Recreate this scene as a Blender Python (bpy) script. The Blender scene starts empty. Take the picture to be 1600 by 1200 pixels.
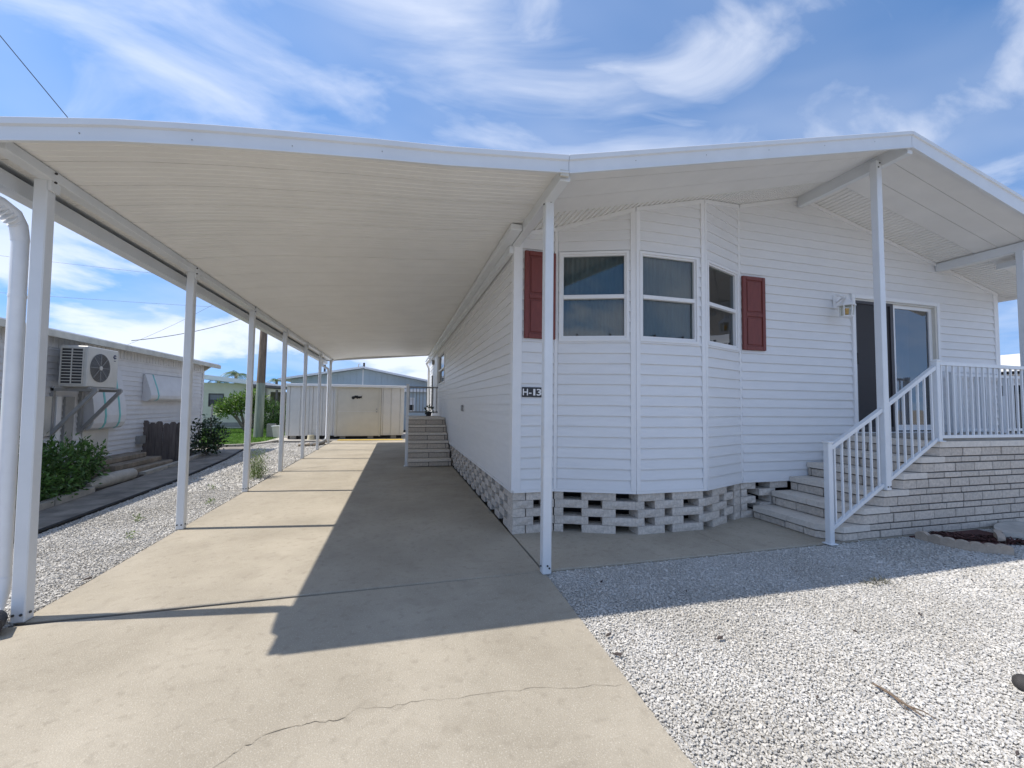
import bpy, bmesh, math, random
import numpy as np
from mathutils import Vector, Matrix
random.seed(7); rng = np.random.default_rng(7)
S = bpy.context.scene; COL = S.collection; D = bpy.data
R = math.radians

# ------------------------------------------------------------------ camera
cd = D.cameras.new('camera'); cam = D.objects.new('camera', cd); COL.objects.link(cam); S.camera = cam
cd.sensor_width = 36.0; cd.lens = 653.447 / 1600 * 36; cd.clip_start = 0.05; cd.clip_end = 4000
_y, _p, _r = R(15.189), R(2.827), R(0.709)
_f = Vector((math.sin(_y)*math.cos(_p), math.cos(_y)*math.cos(_p), math.sin(_p)))
_rt = Vector((math.cos(_y), -math.sin(_y), 0)); _u = _rt.cross(_f)
_a = _rt*math.cos(_r) + _u*math.sin(_r); _b = -_rt*math.sin(_r) + _u*math.cos(_r)
cam.matrix_world = Matrix(((_a.x, _b.x, -_f.x, -1.204), (_a.y, _b.y, -_f.y, -4.347), (_a.z, _b.z, -_f.z, 1.38), (0, 0, 0, 1)))

# ------------------------------------------------------------------ sky, sun, exposure
SUN_EL = 55.3
sun_to = Vector((-0.990*math.cos(R(SUN_EL)), 0.143*math.cos(R(SUN_EL)), math.sin(R(SUN_EL)))).normalized()
W = D.worlds.new('World'); S.world = W; W.use_nodes = True
nt = W.node_tree; N = nt.nodes; Lk = nt.links; N.clear()
def nd(t, **k):
    n = N.new(t)
    for a, b in k.items(): setattr(n, a, b)
    return n
out = nd('ShaderNodeOutputWorld'); bg = nd('ShaderNodeBackground'); bg.inputs[1].default_value = 0.15
sky = nd('ShaderNodeTexSky', sky_type='NISHITA'); sky.sun_disc = False
sky.sun_elevation = R(SUN_EL); sky.sun_rotation = math.atan2(sun_to.x, sun_to.y) % (2*math.pi)
sky.altitude = 0; sky.air_density = 1.0; sky.dust_density = 0.1; sky.ozone_density = 2.5
hs = nd('ShaderNodeHueSaturation'); hs.inputs['Saturation'].default_value = 1.22; hs.inputs['Value'].default_value = 0.92
Lk.new(sky.outputs[0], hs.inputs['Color'])
tc = nd('ShaderNodeTexCoord'); sx = nd('ShaderNodeSeparateXYZ'); Lk.new(tc.outputs['Generated'], sx.inputs[0])

def mth(op, a, b=None, clamp=False):
    m = nd('ShaderNodeMath', operation=op); m.use_clamp = clamp
    for i, v in enumerate((a, b)):
        if v is None: continue
        if isinstance(v, (int, float)): m.inputs[i].default_value = v
        else: Lk.new(v, m.inputs[i])
    return m.outputs[0]
# clear blue right down to the horizon: the sky is looked up a little above the true direction
kx = nd('ShaderNodeCombineXYZ'); Lk.new(sx.outputs[0], kx.inputs[0]); Lk.new(sx.outputs[1], kx.inputs[1]); Lk.new(mth('ADD', mth('MULTIPLY', mth('MAXIMUM', sx.outputs[2], 0.0), 0.85), 0.30), kx.inputs[2])
kn = nd('ShaderNodeVectorMath', operation='NORMALIZE'); Lk.new(kx.outputs[0], kn.inputs[0]); Lk.new(kn.outputs[0], sky.inputs[0])
zc = mth('ADD', mth('MAXIMUM', sx.outputs[2], 0.0), 0.12)
cx = nd('ShaderNodeCombineXYZ'); Lk.new(mth('DIVIDE', sx.outputs[0], zc), cx.inputs[0]); Lk.new(mth('DIVIDE', sx.outputs[1], zc), cx.inputs[1])
mp = nd('ShaderNodeMapping'); mp.inputs['Rotation'].default_value = (0, 0, R(62)); mp.inputs['Scale'].default_value = (1.25, 0.55, 1); mp.inputs['Location'].default_value = (3.1, 1.7, 0)
Lk.new(cx.outputs[0], mp.inputs[0])
def noise(vec, sc, det, rough, dist):
    n = nd('ShaderNodeTexNoise'); n.inputs['Scale'].default_value = sc; n.inputs['Detail'].default_value = det
    n.inputs['Roughness'].default_value = rough; n.inputs['Distortion'].default_value = dist; Lk.new(vec, n.inputs['Vector']); return n.outputs['Fac']
def ramp(v, a, b, lo=0.0, hi=1.0):
    m = nd('ShaderNodeMapRange', interpolation_type='SMOOTHSTEP'); Lk.new(v, m.inputs[0])
    for i, q in enumerate((a, b, lo, hi)): m.inputs[i+1].default_value = q
    return m.outputs[0]
mp3 = nd('ShaderNodeMapping'); mp3.inputs['Rotation'].default_value = (R(20), R(-38), R(35)); mp3.inputs['Scale'].default_value = (0.9, 2.3, 3.0); mp3.inputs['Location'].default_value = (0.7, 0.2, 0.4); Lk.new(tc.outputs['Generated'], mp3.inputs[0])
mp4 = nd('ShaderNodeMapping'); mp4.inputs['Rotation'].default_value = (R(-15), R(35), R(-20)); mp4.inputs['Scale'].default_value = (1.0, 2.6, 3.2); mp4.inputs['Location'].default_value = (1.9, 5.3, 0.6); Lk.new(tc.outputs['Generated'], mp4.inputs[0])
wa = mth('MULTIPLY', ramp(noise(mp3.outputs[0], 1.5, 7, 0.54, 0.7), 0.38, 0.76), ramp(noise(tc.outputs['Generated'], 1.5, 3, 0.5, 0.3), 0.30, 0.62))
wb = mth('MULTIPLY', ramp(noise(mp4.outputs[0], 1.9, 7, 0.54, 0.8), 0.38, 0.80), 0.85)
wisp = mth('MAXIMUM', wa, wb)
mp2 = nd('ShaderNodeMapping'); mp2.inputs['Scale'].default_value = (1, 1, 2.6); mp2.inputs['Location'].default_value = (0.4, 0.25, 0.1); Lk.new(tc.outputs['Generated'], mp2.inputs[0])
puff = mth('MULTIPLY', ramp(noise(mp2.outputs[0], 3.2, 8, 0.55, 0.25), 0.46, 0.62), ramp(sx.outputs[2], 0.60, 0.10))
haze_ = ramp(noise(cx.outputs[0], 0.8, 4, 0.5, 0.4), 0.3, 0.72, 0.0, 0.30)
cl = mth('MAXIMUM', mth('MAXIMUM', mth('MULTIPLY', wisp, 0.74), mth('MULTIPLY', puff, 0.8)), haze_, clamp=True)
mx = nd('ShaderNodeMix', data_type='RGBA'); Lk.new(cl, mx.inputs[0]); Lk.new(hs.outputs[0], mx.inputs[6]); mx.inputs[7].default_value = (4.6, 4.75, 5.1, 1)
Lk.new(mx.outputs[2], bg.inputs[0]); Lk.new(bg.outputs[0], out.inputs[0])
sl = D.lights.new('sun', 'SUN'); so = D.objects.new('sun', sl); COL.objects.link(so)
sl.energy = 3.35; sl.angle = R(0.53); sl.color = (1.0, 0.94, 0.85)
so.rotation_euler = sun_to.to_track_quat('Z', 'Y').to_euler(); so.location = (-20, 5, 30)
S.view_settings.view_transform = 'Standard'; S.view_settings.look = 'None'; S.view_settings.gamma = 1
S.view_settings.use_curve_mapping = False; S.view_settings.exposure = 0.68
S.cycles.max_bounces = 8; S.cycles.diffuse_bounces = 5; S.cycles.transparent_max_bounces = 12

# ------------------------------------------------------------------ materials
MATS = {}
def mat(name, col, rough=0.6, var=0.06, scale=8.0, bump=0.0, bscale=60.0, col2=None, lo=0.35, hi=0.65, detail=5, spec=0.5, metal=0.0,
        speck=None, dark=None, blot=None, stretch=None, trans=0.0, island=0.0):
    if name in MATS: return MATS[name]
    m = D.materials.new(name); m.use_nodes = True; t = m.node_tree; ns = t.nodes; ln = t.links
    b = ns['Principled BSDF']; b.inputs['Roughness'].default_value = rough; b.inputs['Metallic'].default_value = metal
    b.inputs['Specular IOR Level'].default_value = spec
    tcn = ns.new('ShaderNodeTexCoord'); vec = tcn.outputs['Object']
    if stretch:
        mpn = ns.new('ShaderNodeMapping'); mpn.inputs['Scale'].default_value = stretch; ln.new(vec, mpn.inputs[0]); vec = mpn.outputs[0]
    nz = ns.new('ShaderNodeTexNoise'); nz.inputs['Scale'].default_value = scale; nz.inputs['Detail'].default_value = detail; nz.inputs['Roughness'].default_value = 0.6
    ln.new(vec, nz.inputs['Vector'])
    mr = ns.new('ShaderNodeMapRange'); mr.inputs[1].default_value = lo; mr.inputs[2].default_value = hi; ln.new(nz.outputs['Fac'], mr.inputs[0])
    mixn = ns.new('ShaderNodeMix'); mixn.data_type = 'RGBA'
    c1 = tuple(c*(1-var) for c in col[:3]) + (1,); c2 = tuple(min(1, c*(1+var)) for c in (col2 or col)[:3]) + (1,)
    mixn.inputs[6].default_value = c1; mixn.inputs[7].default_value = c2; ln.new(mr.outputs[0], mixn.inputs[0]); cur = mixn.outputs[2]
    for sp_ in (speck, dark, blot):
        if not sp_: continue
        sc, amt, scol = sp_
        n2 = ns.new('ShaderNodeTexNoise'); n2.inputs['Scale'].default_value = sc; n2.inputs['Detail'].default_value = 2; ln.new(tcn.outputs['Object'], n2.inputs['Vector'])
        m2 = ns.new('ShaderNodeMapRange'); m2.inputs[1].default_value = 0.56; m2.inputs[2].default_value = 0.72; m2.inputs[4].default_value = amt; ln.new(n2.outputs['Fac'], m2.inputs[0])
        x2 = ns.new('ShaderNodeMix'); x2.data_type = 'RGBA'; x2.inputs[7].default_value = tuple(scol)+(1,); ln.new(m2.outputs[0], x2.inputs[0]); ln.new(cur, x2.inputs[6]); cur = x2.outputs[2]
    if island:
        g = ns.new('ShaderNodeNewGeometry'); rr = ns.new('ShaderNodeMapRange'); rr.inputs[3].default_value = 1-island; rr.inputs[4].default_value = 1+island
        ln.new(g.outputs['Random Per Island'], rr.inputs[0])
        oi = ns.new('ShaderNodeObjectInfo'); 
        hsv = ns.new('ShaderNodeHueSaturation'); ln.new(rr.outputs[0], hsv.inputs['Value']); ln.new(cur, hsv.inputs['Color']); cur = hsv.outputs[0]
    ln.new(cur, b.inputs['Base Color'])
    if bump:
        n3 = ns.new('ShaderNodeTexNoise'); n3.inputs['Scale'].default_value = bscale; n3.inputs['Detail'].default_value = 6; n3.inputs['Roughness'].default_value = 0.65
        ln.new(vec if stretch else tcn.outputs['Object'], n3.inputs['Vector'])
        bp = ns.new('ShaderNodeBump'); bp.inputs['Strength'].default_value = bump; bp.inputs['Distance'].default_value = 0.01
        ln.new(n3.outputs['Fac'], bp.inputs['Height']); ln.new(bp.outputs[0], b.inputs['Normal'])
    if trans:
        tr = ns.new('ShaderNodeBsdfTranslucent'); ln.new(cur, tr.inputs[0]); ms = ns.new('ShaderNodeMixShader'); ms.inputs[0].default_value = trans
        ln.new(b.outputs[0], ms.inputs[1]); ln.new(tr.outputs[0], ms.inputs[2]); ln.new(ms.outputs[0], ns['Material Output'].inputs[0])
    MATS[name] = m; return m
def objrand(m, amt):
    """small brightness difference from one piece to the next"""
    t = m.node_tree; ns = t.nodes; ln = t.links; b = ns['Principled BSDF']; src = b.inputs['Base Color'].links[0].from_socket
    oi = ns.new('ShaderNodeObjectInfo'); rr = ns.new('ShaderNodeMapRange'); rr.inputs[3].default_value = 1-amt; rr.inputs[4].default_value = 1+amt
    ln.new(oi.outputs['Random'], rr.inputs[0]); h = ns.new('ShaderNodeHueSaturation'); ln.new(rr.outputs[0], h.inputs['Value']); ln.new(src, h.inputs['Color']); ln.new(h.outputs[0], b.inputs['Base Color'])
    return m
vinyl = objrand(mat('white vinyl siding', (0.74, 0.745, 0.75), 0.42, 0.025, 3.0, 0.08, 120, stretch=(1, 1, 6)), 0.012)
trim = mat('white trim', (0.78, 0.785, 0.79), 0.38, 0.02, 5, 0.03, 40)
alu = mat('white painted aluminium', (0.69, 0.715, 0.735), 0.33, 0.035, 3, 0.03, 30)
soff = objrand(mat('cream soffit pan', (0.78, 0.775, 0.755), 0.45, 0.03, 2.5, 0.04, 90), 0.006)
conc = objrand(mat('concrete', (0.345, 0.303, 0.235), 0.85, 0.12, 1.1, 0.4, 150, col2=(0.39, 0.347, 0.277), lo=0.3, hi=0.7, detail=12, speck=(125, 0.5, (0.58, 0.54, 0.45)), dark=(17, 0.40, (0.25, 0.217, 0.168)), blot=(5.0, 0.32, (0.28, 0.243, 0.187))), 0.02)
concd = mat('grey concrete', (0.33, 0.31, 0.28), 0.9, 0.15, 3, 0.4, 120)
crackm = mat('crack dirt', (0.18, 0.155, 0.12), 0.95, 0.2, 30)
gravm = mat('white stone', (0.48, 0.458, 0.418), 0.8, 0.03, 0.9, col2=(0.54, 0.522, 0.49), lo=0.4, hi=0.6, island=0.2)
gravb = mat('gravel bed', (0.44, 0.42, 0.385), 0.9, 0.35, 90, 1.0, 90, detail=3)
block = objrand(mat('split face block', (0.62, 0.56, 0.49), 0.9, 0.16, 28, 1.0, 42, speck=(90, 0.5, (0.42, 0.38, 0.33))), 0.07)
brick = objrand(mat('grey brick', (0.57, 0.51, 0.44), 0.9, 0.15, 30, 0.7, 70, speck=(120, 0.5, (0.33, 0.29, 0.25))), 0.09)
capm = objrand(mat('tread stone', (0.66, 0.61, 0.54), 0.85, 0.07, 25, 0.35, 90, speck=(110, 0.3, (0.4, 0.37, 0.34))), 0.03)
mortar = mat('dark mortar', (0.10, 0.095, 0.09), 0.95, 0.2, 40)
red = mat('brick red shutter', (0.175, 0.040, 0.033), 0.5, 0.08, 12, 0.08, 80, stretch=(3, 3, 0.6))
black = mat('black plastic', (0.012, 0.012, 0.014), 0.5, 0.1)
signm = mat('black sign', (0.022, 0.024, 0.03), 0.4, 0.1)
signw = mat('white lettering', (0.80, 0.80, 0.80), 0.5, 0.02)
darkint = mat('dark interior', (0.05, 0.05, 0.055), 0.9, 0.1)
curtm = mat('pale curtain', (0.60, 0.61, 0.61), 0.9, 0.05, 6, stretch=(8, 8, 0.5))
screen = mat('insect screen', (0.035, 0.034, 0.038), 0.7, 0.1, 300)
frbr = mat('bronze frame', (0.045, 0.04, 0.045), 0.4, 0.1)
acm = mat('ac casing', (0.56, 0.54, 0.49), 0.45, 0.05, 6)
acdark = mat('ac fins', (0.045, 0.045, 0.045), 0.6, 0.2, 40)
acgrille = mat('ac grille', (0.26, 0.26, 0.255), 0.5, 0.05)
steel = mat('grey steel bracket', (0.30, 0.30, 0.295), 0.5, 0.08)
teal = mat('teal stripe', (0.16, 0.50, 0.49), 0.5, 0.05)
oldwhite = objrand(mat('old white siding', (0.66, 0.66, 0.67), 0.6, 0.05, 4, 0.05, 60), 0.03)
eavem = mat('weathered eave', (0.55, 0.53, 0.46), 0.6, 0.12, 5)
wood = objrand(mat('weathered boards', (0.135, 0.115, 0.108), 0.9, 0.25, 6, 0.5, 40, stretch=(6, 6, 0.5)), 0.18)
asph = mat('old asphalt path', (0.235, 0.21, 0.18), 0.92, 0.35, 3, 0.6, 90, detail=8)
kerbm = objrand(mat('pale kerb', (0.44, 0.41, 0.36), 0.9, 0.15, 6, 0.4, 60), 0.05)
brownstep = objrand(mat('stained concrete step', (0.27, 0.225, 0.175), 0.9, 0.25, 7, 0.4, 60), 0.08)
shedm = objrand(mat('cream metal shed', (0.66, 0.65, 0.625), 0.42, 0.04, 3), 0.015)
shedd = mat('cream shed door', (0.61, 0.585, 0.51), 0.45, 0.04, 3)
bluew = objrand(mat('pale blue siding', (0.42, 0.50, 0.55), 0.6, 0.04, 3), 0.02)
yelw = mat('pale yellow siding', (0.66, 0.62, 0.50), 0.6, 0.05, 3)
roofw = mat('white metal roof', (0.82, 0.82, 0.82), 0.4, 0.03, 3)
tinroof = mat('brown metal roof', (0.16, 0.135, 0.12), 0.6, 0.15, 4)
bark = mat('pole timber', (0.17, 0.125, 0.09), 0.9, 0.3, 5, 0.5, 30, stretch=(6, 6, 0.4))
polegreen = mat('weathered grey green timber', (0.22, 0.25, 0.21), 0.9, 0.2, 5, 0.4, 30, stretch=(6, 6, 0.4))
barkg = mat('grey branch', (0.20, 0.165, 0.13), 0.9, 0.2, 10)
leafa = mat('hedge leaf', (0.085, 0.17, 0.038), 0.45, 0.35, 7, island=0.45, trans=0.25)
leafb = mat('dark leaf', (0.036, 0.07, 0.028), 0.35, 0.35, 7, island=0.45, trans=0.12)
leafc = mat('bright leaf', (0.125, 0.215, 0.035), 0.45, 0.3, 3, island=0.4, trans=0.3)
leafp = mat('palm leaf', (0.085, 0.14, 0.045), 0.5, 0.3, 2, island=0.3, trans=0.2)
leafw = mat('weed leaf', (0.19, 0.26, 0.09), 0.6, 0.3, 20, island=0.45, trans=0.3)
grassm = mat('grass', (0.12, 0.24, 0.03), 0.7, 0.3, 2, island=0.4, trans=0.3)
lawnm = mat('lawn soil', (0.09, 0.15, 0.03), 0.9, 0.4, 20)
mulchm = mat('red brown mulch', (0.07, 0.026, 0.022), 0.95, 0.4, 40, island=0.5)
edgem = objrand(mat('scalloped edging', (0.42, 0.35, 0.28), 0.9, 0.12, 20, 0.4, 70), 0.06)
yelp = mat('yellow paint', (0.68, 0.47, 0.09), 0.8, 0.12, 12)
groundm = mat('ground', (0.27, 0.25, 0.22), 0.95, 0.25, 0.7, 0.4, 40, detail=9)
rockm = mat('dark stone', (0.04, 0.038, 0.038), 0.8, 0.2, 30)
leafd = mat('dry leaf', (0.06, 0.045, 0.04), 0.8, 0.3, 40)
amber = mat('amber glass', (0.75, 0.42, 0.05), 0.25, 0.15, 30)
wirem = mat('cable', (0.09, 0.095, 0.11), 0.6, 0.1)
dkwin = mat('dark window', (0.03, 0.035, 0.042), 0.12, 0.1)
pipew = mat('white downpipe', (0.76, 0.78, 0.80), 0.35, 0.03)
def glass(name, tint, refl=1.0):
    m = D.materials.new(name); m.use_nodes = True; t = m.node_tree; ns = t.nodes; ln = t.links; ns.remove(ns['Principled BSDF'])
    tr = ns.new('ShaderNodeBsdfTransparent'); tr.inputs[0].default_value = tint+(1,)
    gl = ns.new('ShaderNodeBsdfGlossy'); gl.inputs['Roughness'].default_value = 0.02
    fr = ns.new('ShaderNodeFresnel'); fr.inputs[0].default_value = refl
    nz = ns.new('ShaderNodeTexNoise'); nz.inputs['Scale'].default_value = 1.5; tcn = ns.new('ShaderNodeTexCoord'); ln.new(tcn.outputs['Object'], nz.inputs['Vector'])
    bp = ns.new('ShaderNodeBump'); bp.inputs['Strength'].default_value = 0.05; bp.inputs['Distance'].default_value = 0.02; ln.new(nz.outputs['Fac'], bp.inputs['Height'])
    ln.new(bp.outputs[0], gl.inputs['Normal'])
    ms = ns.new('ShaderNodeMixShader'); ge = ns.new('ShaderNodeNewGeometry'); sb = ns.new('ShaderNodeMath'); sb.operation = 'SUBTRACT'; sb.inputs[0].default_value = 1; ln.new(ge.outputs['Backfacing'], sb.inputs[1])
    mu = ns.new('ShaderNodeMath'); mu.operation = 'MULTIPLY'; ln.new(sb.outputs[0], mu.inputs[0]); ln.new(fr.outputs[0], mu.inputs[1])
    ln.new(mu.outputs[0], ms.inputs[0]); ln.new(tr.outputs[0], ms.inputs[1]); ln.new(gl.outputs[0], ms.inputs[2])
    ln.new(ms.outputs[0], ns['Material Output'].inputs[0]); return m
pane = glass('window glass', (0.52, 0.59, 0.60), 1.95)
pane2 = glass('tinted door glass', (0.45, 0.54, 0.64), 3.0)

# ------------------------------------------------------------------ helpers
WL = {}
def wl(o): return WL.get(o.name, Vector((0, 0, 0))) if o else Vector((0, 0, 0))
def tag(o, label=None, cat=None, group=None, kind=None):
    if label: o['label'] = label
    if cat: o['category'] = cat
    if group: o['group'] = group
    if kind: o['kind'] = kind
    return o
def thing(name, label, cat, loc=(0, 0, 0), group=None):
    o = D.objects.new(name, None); COL.objects.link(o); o.location = loc; o.empty_display_size = 0.2
    WL[o.name] = Vector(loc); return tag(o, label, cat, group)
def link(name, me, parent=None, loc=(0, 0, 0), rotz=0.0, rot=None):
    """loc is a world point; the object is placed relative to its parent"""
    o = D.objects.new(name, me); COL.objects.link(o); o.location = Vector(loc) - wl(parent)
    if rot: o.rotation_euler = rot
    elif rotz: o.rotation_euler = (0, 0, rotz)
    if parent: o.parent = parent
    WL[o.name] = Vector(loc); return o
class Fr:
    """wall frame: u along A->B, d outward, z up"""
    def __init__(s, A, B):
        s.A = Vector((A[0], A[1], 0)); t = Vector((B[0]-A[0], B[1]-A[1], 0)); s.L = t.length; s.t = t.normalized(); s.n = Vector((s.t.y, -s.t.x, 0))
        s.rz = math.atan2(s.t.y, s.t.x)
    def __call__(s, u, d, z): return s.A + s.t*u + s.n*d + Vector((0, 0, z))
XY = Fr((0, 0), (1, 0)); XY.n = Vector((0, 1, 0))          # plain world axes
class MB:
    def __init__(s): s.v = []; s.f = []; s.sm = []
    def add(s, vs, fs, smooth=False):
        k = len(s.v); s.v += [Vector(q) for q in vs]; s.f += [tuple(i+k for i in f) for f in fs]; s.sm += [smooth]*len(fs); return s
    def box(s, x0, y0, z0, x1, y1, z1, fr=XY, bev=0.0):
        x0, x1 = min(x0, x1), max(x0, x1); y0, y1 = min(y0, y1), max(y0, y1); z0, z1 = min(z0, z1), max(z0, z1)
        if bev:
            b = min(bev, (x1-x0)*.45, (y1-y0)*.45, (z1-z0)*.45); P = []; idx = {}
            for i, X in enumerate((x0, x1)):
                for j, Y in enumerate((y0, y1)):
                    for k, Z in enumerate((z0, z1)):
                        sx_, sy_, sz_ = (b, -b)[i], (b, -b)[j], (b, -b)[k]
                        for a, q in enumerate(((X, Y+sy_, Z+sz_), (X+sx_, Y, Z+sz_), (X+sx_, Y+sy_, Z))): idx[i, j, k, a] = len(P); P.append(q)
            F = []
            for i in (0, 1): F.append([idx[i, j, k, 0] for j, k in ((0, 0), (1, 0), (1, 1), (0, 1))])
            for j in (0, 1): F.append([idx[i, j, k, 1] for i, k in ((0, 0), (1, 0), (1, 1), (0, 1))])
            for k in (0, 1): F.append([idx[i, j, k, 2] for i, j in ((0, 0), (1, 0), (1, 1), (0, 1))])
            for i in (0, 1):
                for j in (0, 1): F.append([idx[i, j, 0, 0], idx[i, j, 1, 0], idx[i, j, 1, 1], idx[i, j, 0, 1]])
            for i in (0, 1):
                for k in (0, 1): F.append([idx[i, 0, k, 0], idx[i, 1, k, 0], idx[i, 1, k, 2], idx[i, 0, k, 2]])
            for j in (0, 1):
                for k in (0, 1): F.append([idx[0, j, k, 1], idx[1, j, k, 1], idx[1, j, k, 2], idx[0, j, k, 2]])
            for i in (0, 1):
                for j in (0, 1):
                    for k in (0, 1): F.append([idx[i, j, k, a] for a in (0, 1, 2)])
            return s.add([fr(*q) for q in P], F)
        P = [(x, y, z) for x in (x0, x1) for y in (y0, y1) for z in (z0, z1)]
        return s.add([fr(*q) for q in P], [(0, 1, 3, 2), (4, 6, 7, 5), (0, 4, 5, 1), (2, 3, 7, 6), (0, 2, 6, 4), (1, 5, 7, 3)])
    def prism(s, poly, h0, h1, ax=2, fr=XY):
        """poly of 2-D points pushed along axis ax from h0 to h1"""
        n = len(poly); P = []
        for h in (h0, h1):
            for p in poly:
                q = [p[0], p[1]]; q.insert(ax, h); P.append(fr(*q))
        return s.add(P, [tuple(range(n))[::-1], tuple(range(n, 2*n))] + [(i, (i+1) % n, n+(i+1) % n, n+i) for i in range(n)])
    def tube(s, pts, r, n=8, cap=True):
        pts = [Vector(p) for p in pts]; P = []; rs = r if isinstance(r, (list, tuple)) else [r]*len(pts); up = None
        for i, p in enumerate(pts):
            d = (pts[min(i+1, len(pts)-1)] - pts[max(i-1, 0)]).normalized()
            if up is None: up = Vector((0, 0, 1)) if abs(d.z) < .9 else Vector((1, 0, 0))
            a = d.cross(up).normalized(); b = a.cross(d).normalized(); up = b
            for k in range(n): t = 2*math.pi*k/n; P.append(p + a*math.cos(t)*rs[i] + b*math.sin(t)*rs[i])
        F = [(i*n+k, i*n+(k+1) % n, (i+1)*n+(k+1) % n, (i+1)*n+k) for i in range(len(pts)-1) for k in range(n)]
        s.add(P, F, True)
        if cap: s.add(P[:n], [tuple(range(n))[::-1]]); s.add(P[-n:], [tuple(range(n))])
        return s
    def bar(s, a, b, w, h, up=(0, 0, 1)):
        a = Vector(a); b = Vector(b); d = (b-a).normalized(); up = Vector(up); x = d.cross(up).normalized()*w/2; z = x.cross(d).normalized()*h/2
        P = [p + i*x + j*z for p in (a, b) for i, j in ((-1, -1), (1, -1), (1, 1), (-1, 1))]
        return s.add(P, [(3, 2, 1, 0), (4, 5, 6, 7)] + [(i, (i+1) % 4, 4+(i+1) % 4, 4+i) for i in range(4)])
    def disc(s, c, nrm, r, th, n=16):
        c = Vector(c); nrm = Vector(nrm).normalized(); return s.tube([c, c+nrm*th], r, n)
    def mesh(s, name, m, org=(0, 0, 0)):
        me = D.meshes.new(name); org = Vector(org); me.from_pydata([tuple(v-org) for v in s.v], [], s.f); me.materials.append(m)
        me.polygons.foreach_set('use_smooth', s.sm)
        bm = bmesh.new(); bm.from_mesh(me); bmesh.ops.recalc_face_normals(bm, faces=bm.faces); bm.to_mesh(me); bm.free(); me.update(); return me
    def build(s, name, m, parent=None, org=None, **k):
        org = Vector(org) if org is not None else wl(parent)
        return tag(link(name, s.mesh(name, m, org), parent, org), **k)
def npmesh(name, V, F, m, smooth=False):
    me = D.meshes.new(name); V = np.asarray(V, np.float32); F = np.asarray(F, np.int32); me.vertices.add(len(V)); me.vertices.foreach_set('co', V.ravel())
    k = F.shape[1]; me.loops.add(F.size); me.loops.foreach_set('vertex_index', F.ravel()); me.polygons.add(len(F))
    me.polygons.foreach_set('loop_start', np.arange(0, F.size, k, dtype=np.int32)); me.polygons.foreach_set('loop_total', np.full(len(F), k, np.int32))
    me.polygons.foreach_set('use_smooth', np.full(len(F), smooth)); me.materials.append(m); me.update(calc_edges=True); me.validate(); return me

def clip(poly, a, b, c):
    """keep a*u + b*z <= c"""
    o = []
    for i in range(len(poly)):
        p, q = poly[i], poly[(i+1) % len(poly)]; fp, fq = a*p[0]+b*p[1]-c, a*q[0]+b*q[1]-c
        if fp <= 0: o.append(p)
        if fp*fq < 0: t = fp/(fp-fq); o.append((p[0]+t*(q[0]-p[0]), p[1]+t*(q[1]-p[1])))
    return o
def rects(u0, u1, za, zb, ops):
    cuts = sorted({u0, u1} | {x for o in ops for x in o[:2] if u0 < x < u1}); res = []
    for a, b in zip(cuts, cuts[1:]):
        zs = [(za, zb)]
        for o in ops:
            if o[0] <= a + 1e-6 and o[1] >= b - 1e-6:
                nz_ = []
                for p, q in zs:
                    if o[3] <= p or o[2] >= q: nz_.append((p, q)); continue
                    if o[2] > p: nz_.append((p, o[2]))
                    if o[3] < q: nz_.append((o[3], q))
                zs = nz_
        for z in zs:
            if res and res[-1][1] == a and (res[-1][2], res[-1][3]) == z: res[-1] = (res[-1][0], b)+z
            else: res.append((a, b)+z)
    return res
def siding(parent, fr, u0, u1, z0, z1, h, m, ops=(), planes=(), proud=0.019, name='siding_board', joined=False, jit=0.0008):
    """horizontal lap boards, one object each, cut round openings and under the roof line"""
    k = 0; za = z0; mbj = MB()
    while za < z1 - 0.004:
        zb = min(za+h, z1); j = random.uniform(-jit, jit)
        for (a, b, p, q) in rects(u0, u1, za, zb, ops):
            poly = [(a, p), (b, p), (b, q), (a, q)]
            for pl in planes: poly = clip(poly, *pl) if poly else poly
            if len(poly) < 3 or max(v[1] for v in poly) - min(v[1] for v in poly) < 0.003: continue
            dep = lambda z: 0.003 + j + (proud)*(1-(z-za)/h)
            n = len(poly); V = [fr(u, dep(z), z) for u, z in poly] + [fr(u, -0.012, z) for u, z in poly]
            F = [tuple(range(n)), tuple(range(n, 2*n))[::-1]] + [(i, n+i, n+(i+1) % n, (i+1) % n) for i in range(n)]
            (mbj if joined else MB()).add(V, F) if joined else MB().add(V, F).build(name, m, parent)
        za = zb
    if joined: return mbj.build('siding', m, parent)
def wallcore(parent, fr, u0, u1, z0, z1, th, m, ops=(), planes=(), name='wall'):
    mb = MB()
    for (a, b, p, q) in rects(u0, u1, z0, z1, ops):
        poly = [(a, p), (b, p), (b, q), (a, q)]
        for pl in planes: poly = clip(poly, *pl) if poly else poly
        if len(poly) < 3: continue
        n = len(poly); V = [fr(u, -0.013, z) for u, z in poly] + [fr(u, -th, z) for u, z in poly]
        mb.add(V, [tuple(range(n)), tuple(range(n, 2*n))[::-1]] + [(i, n+i, n+(i+1) % n, (i+1) % n) for i in range(n)])
    return mb.build(name, m, parent)
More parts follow.
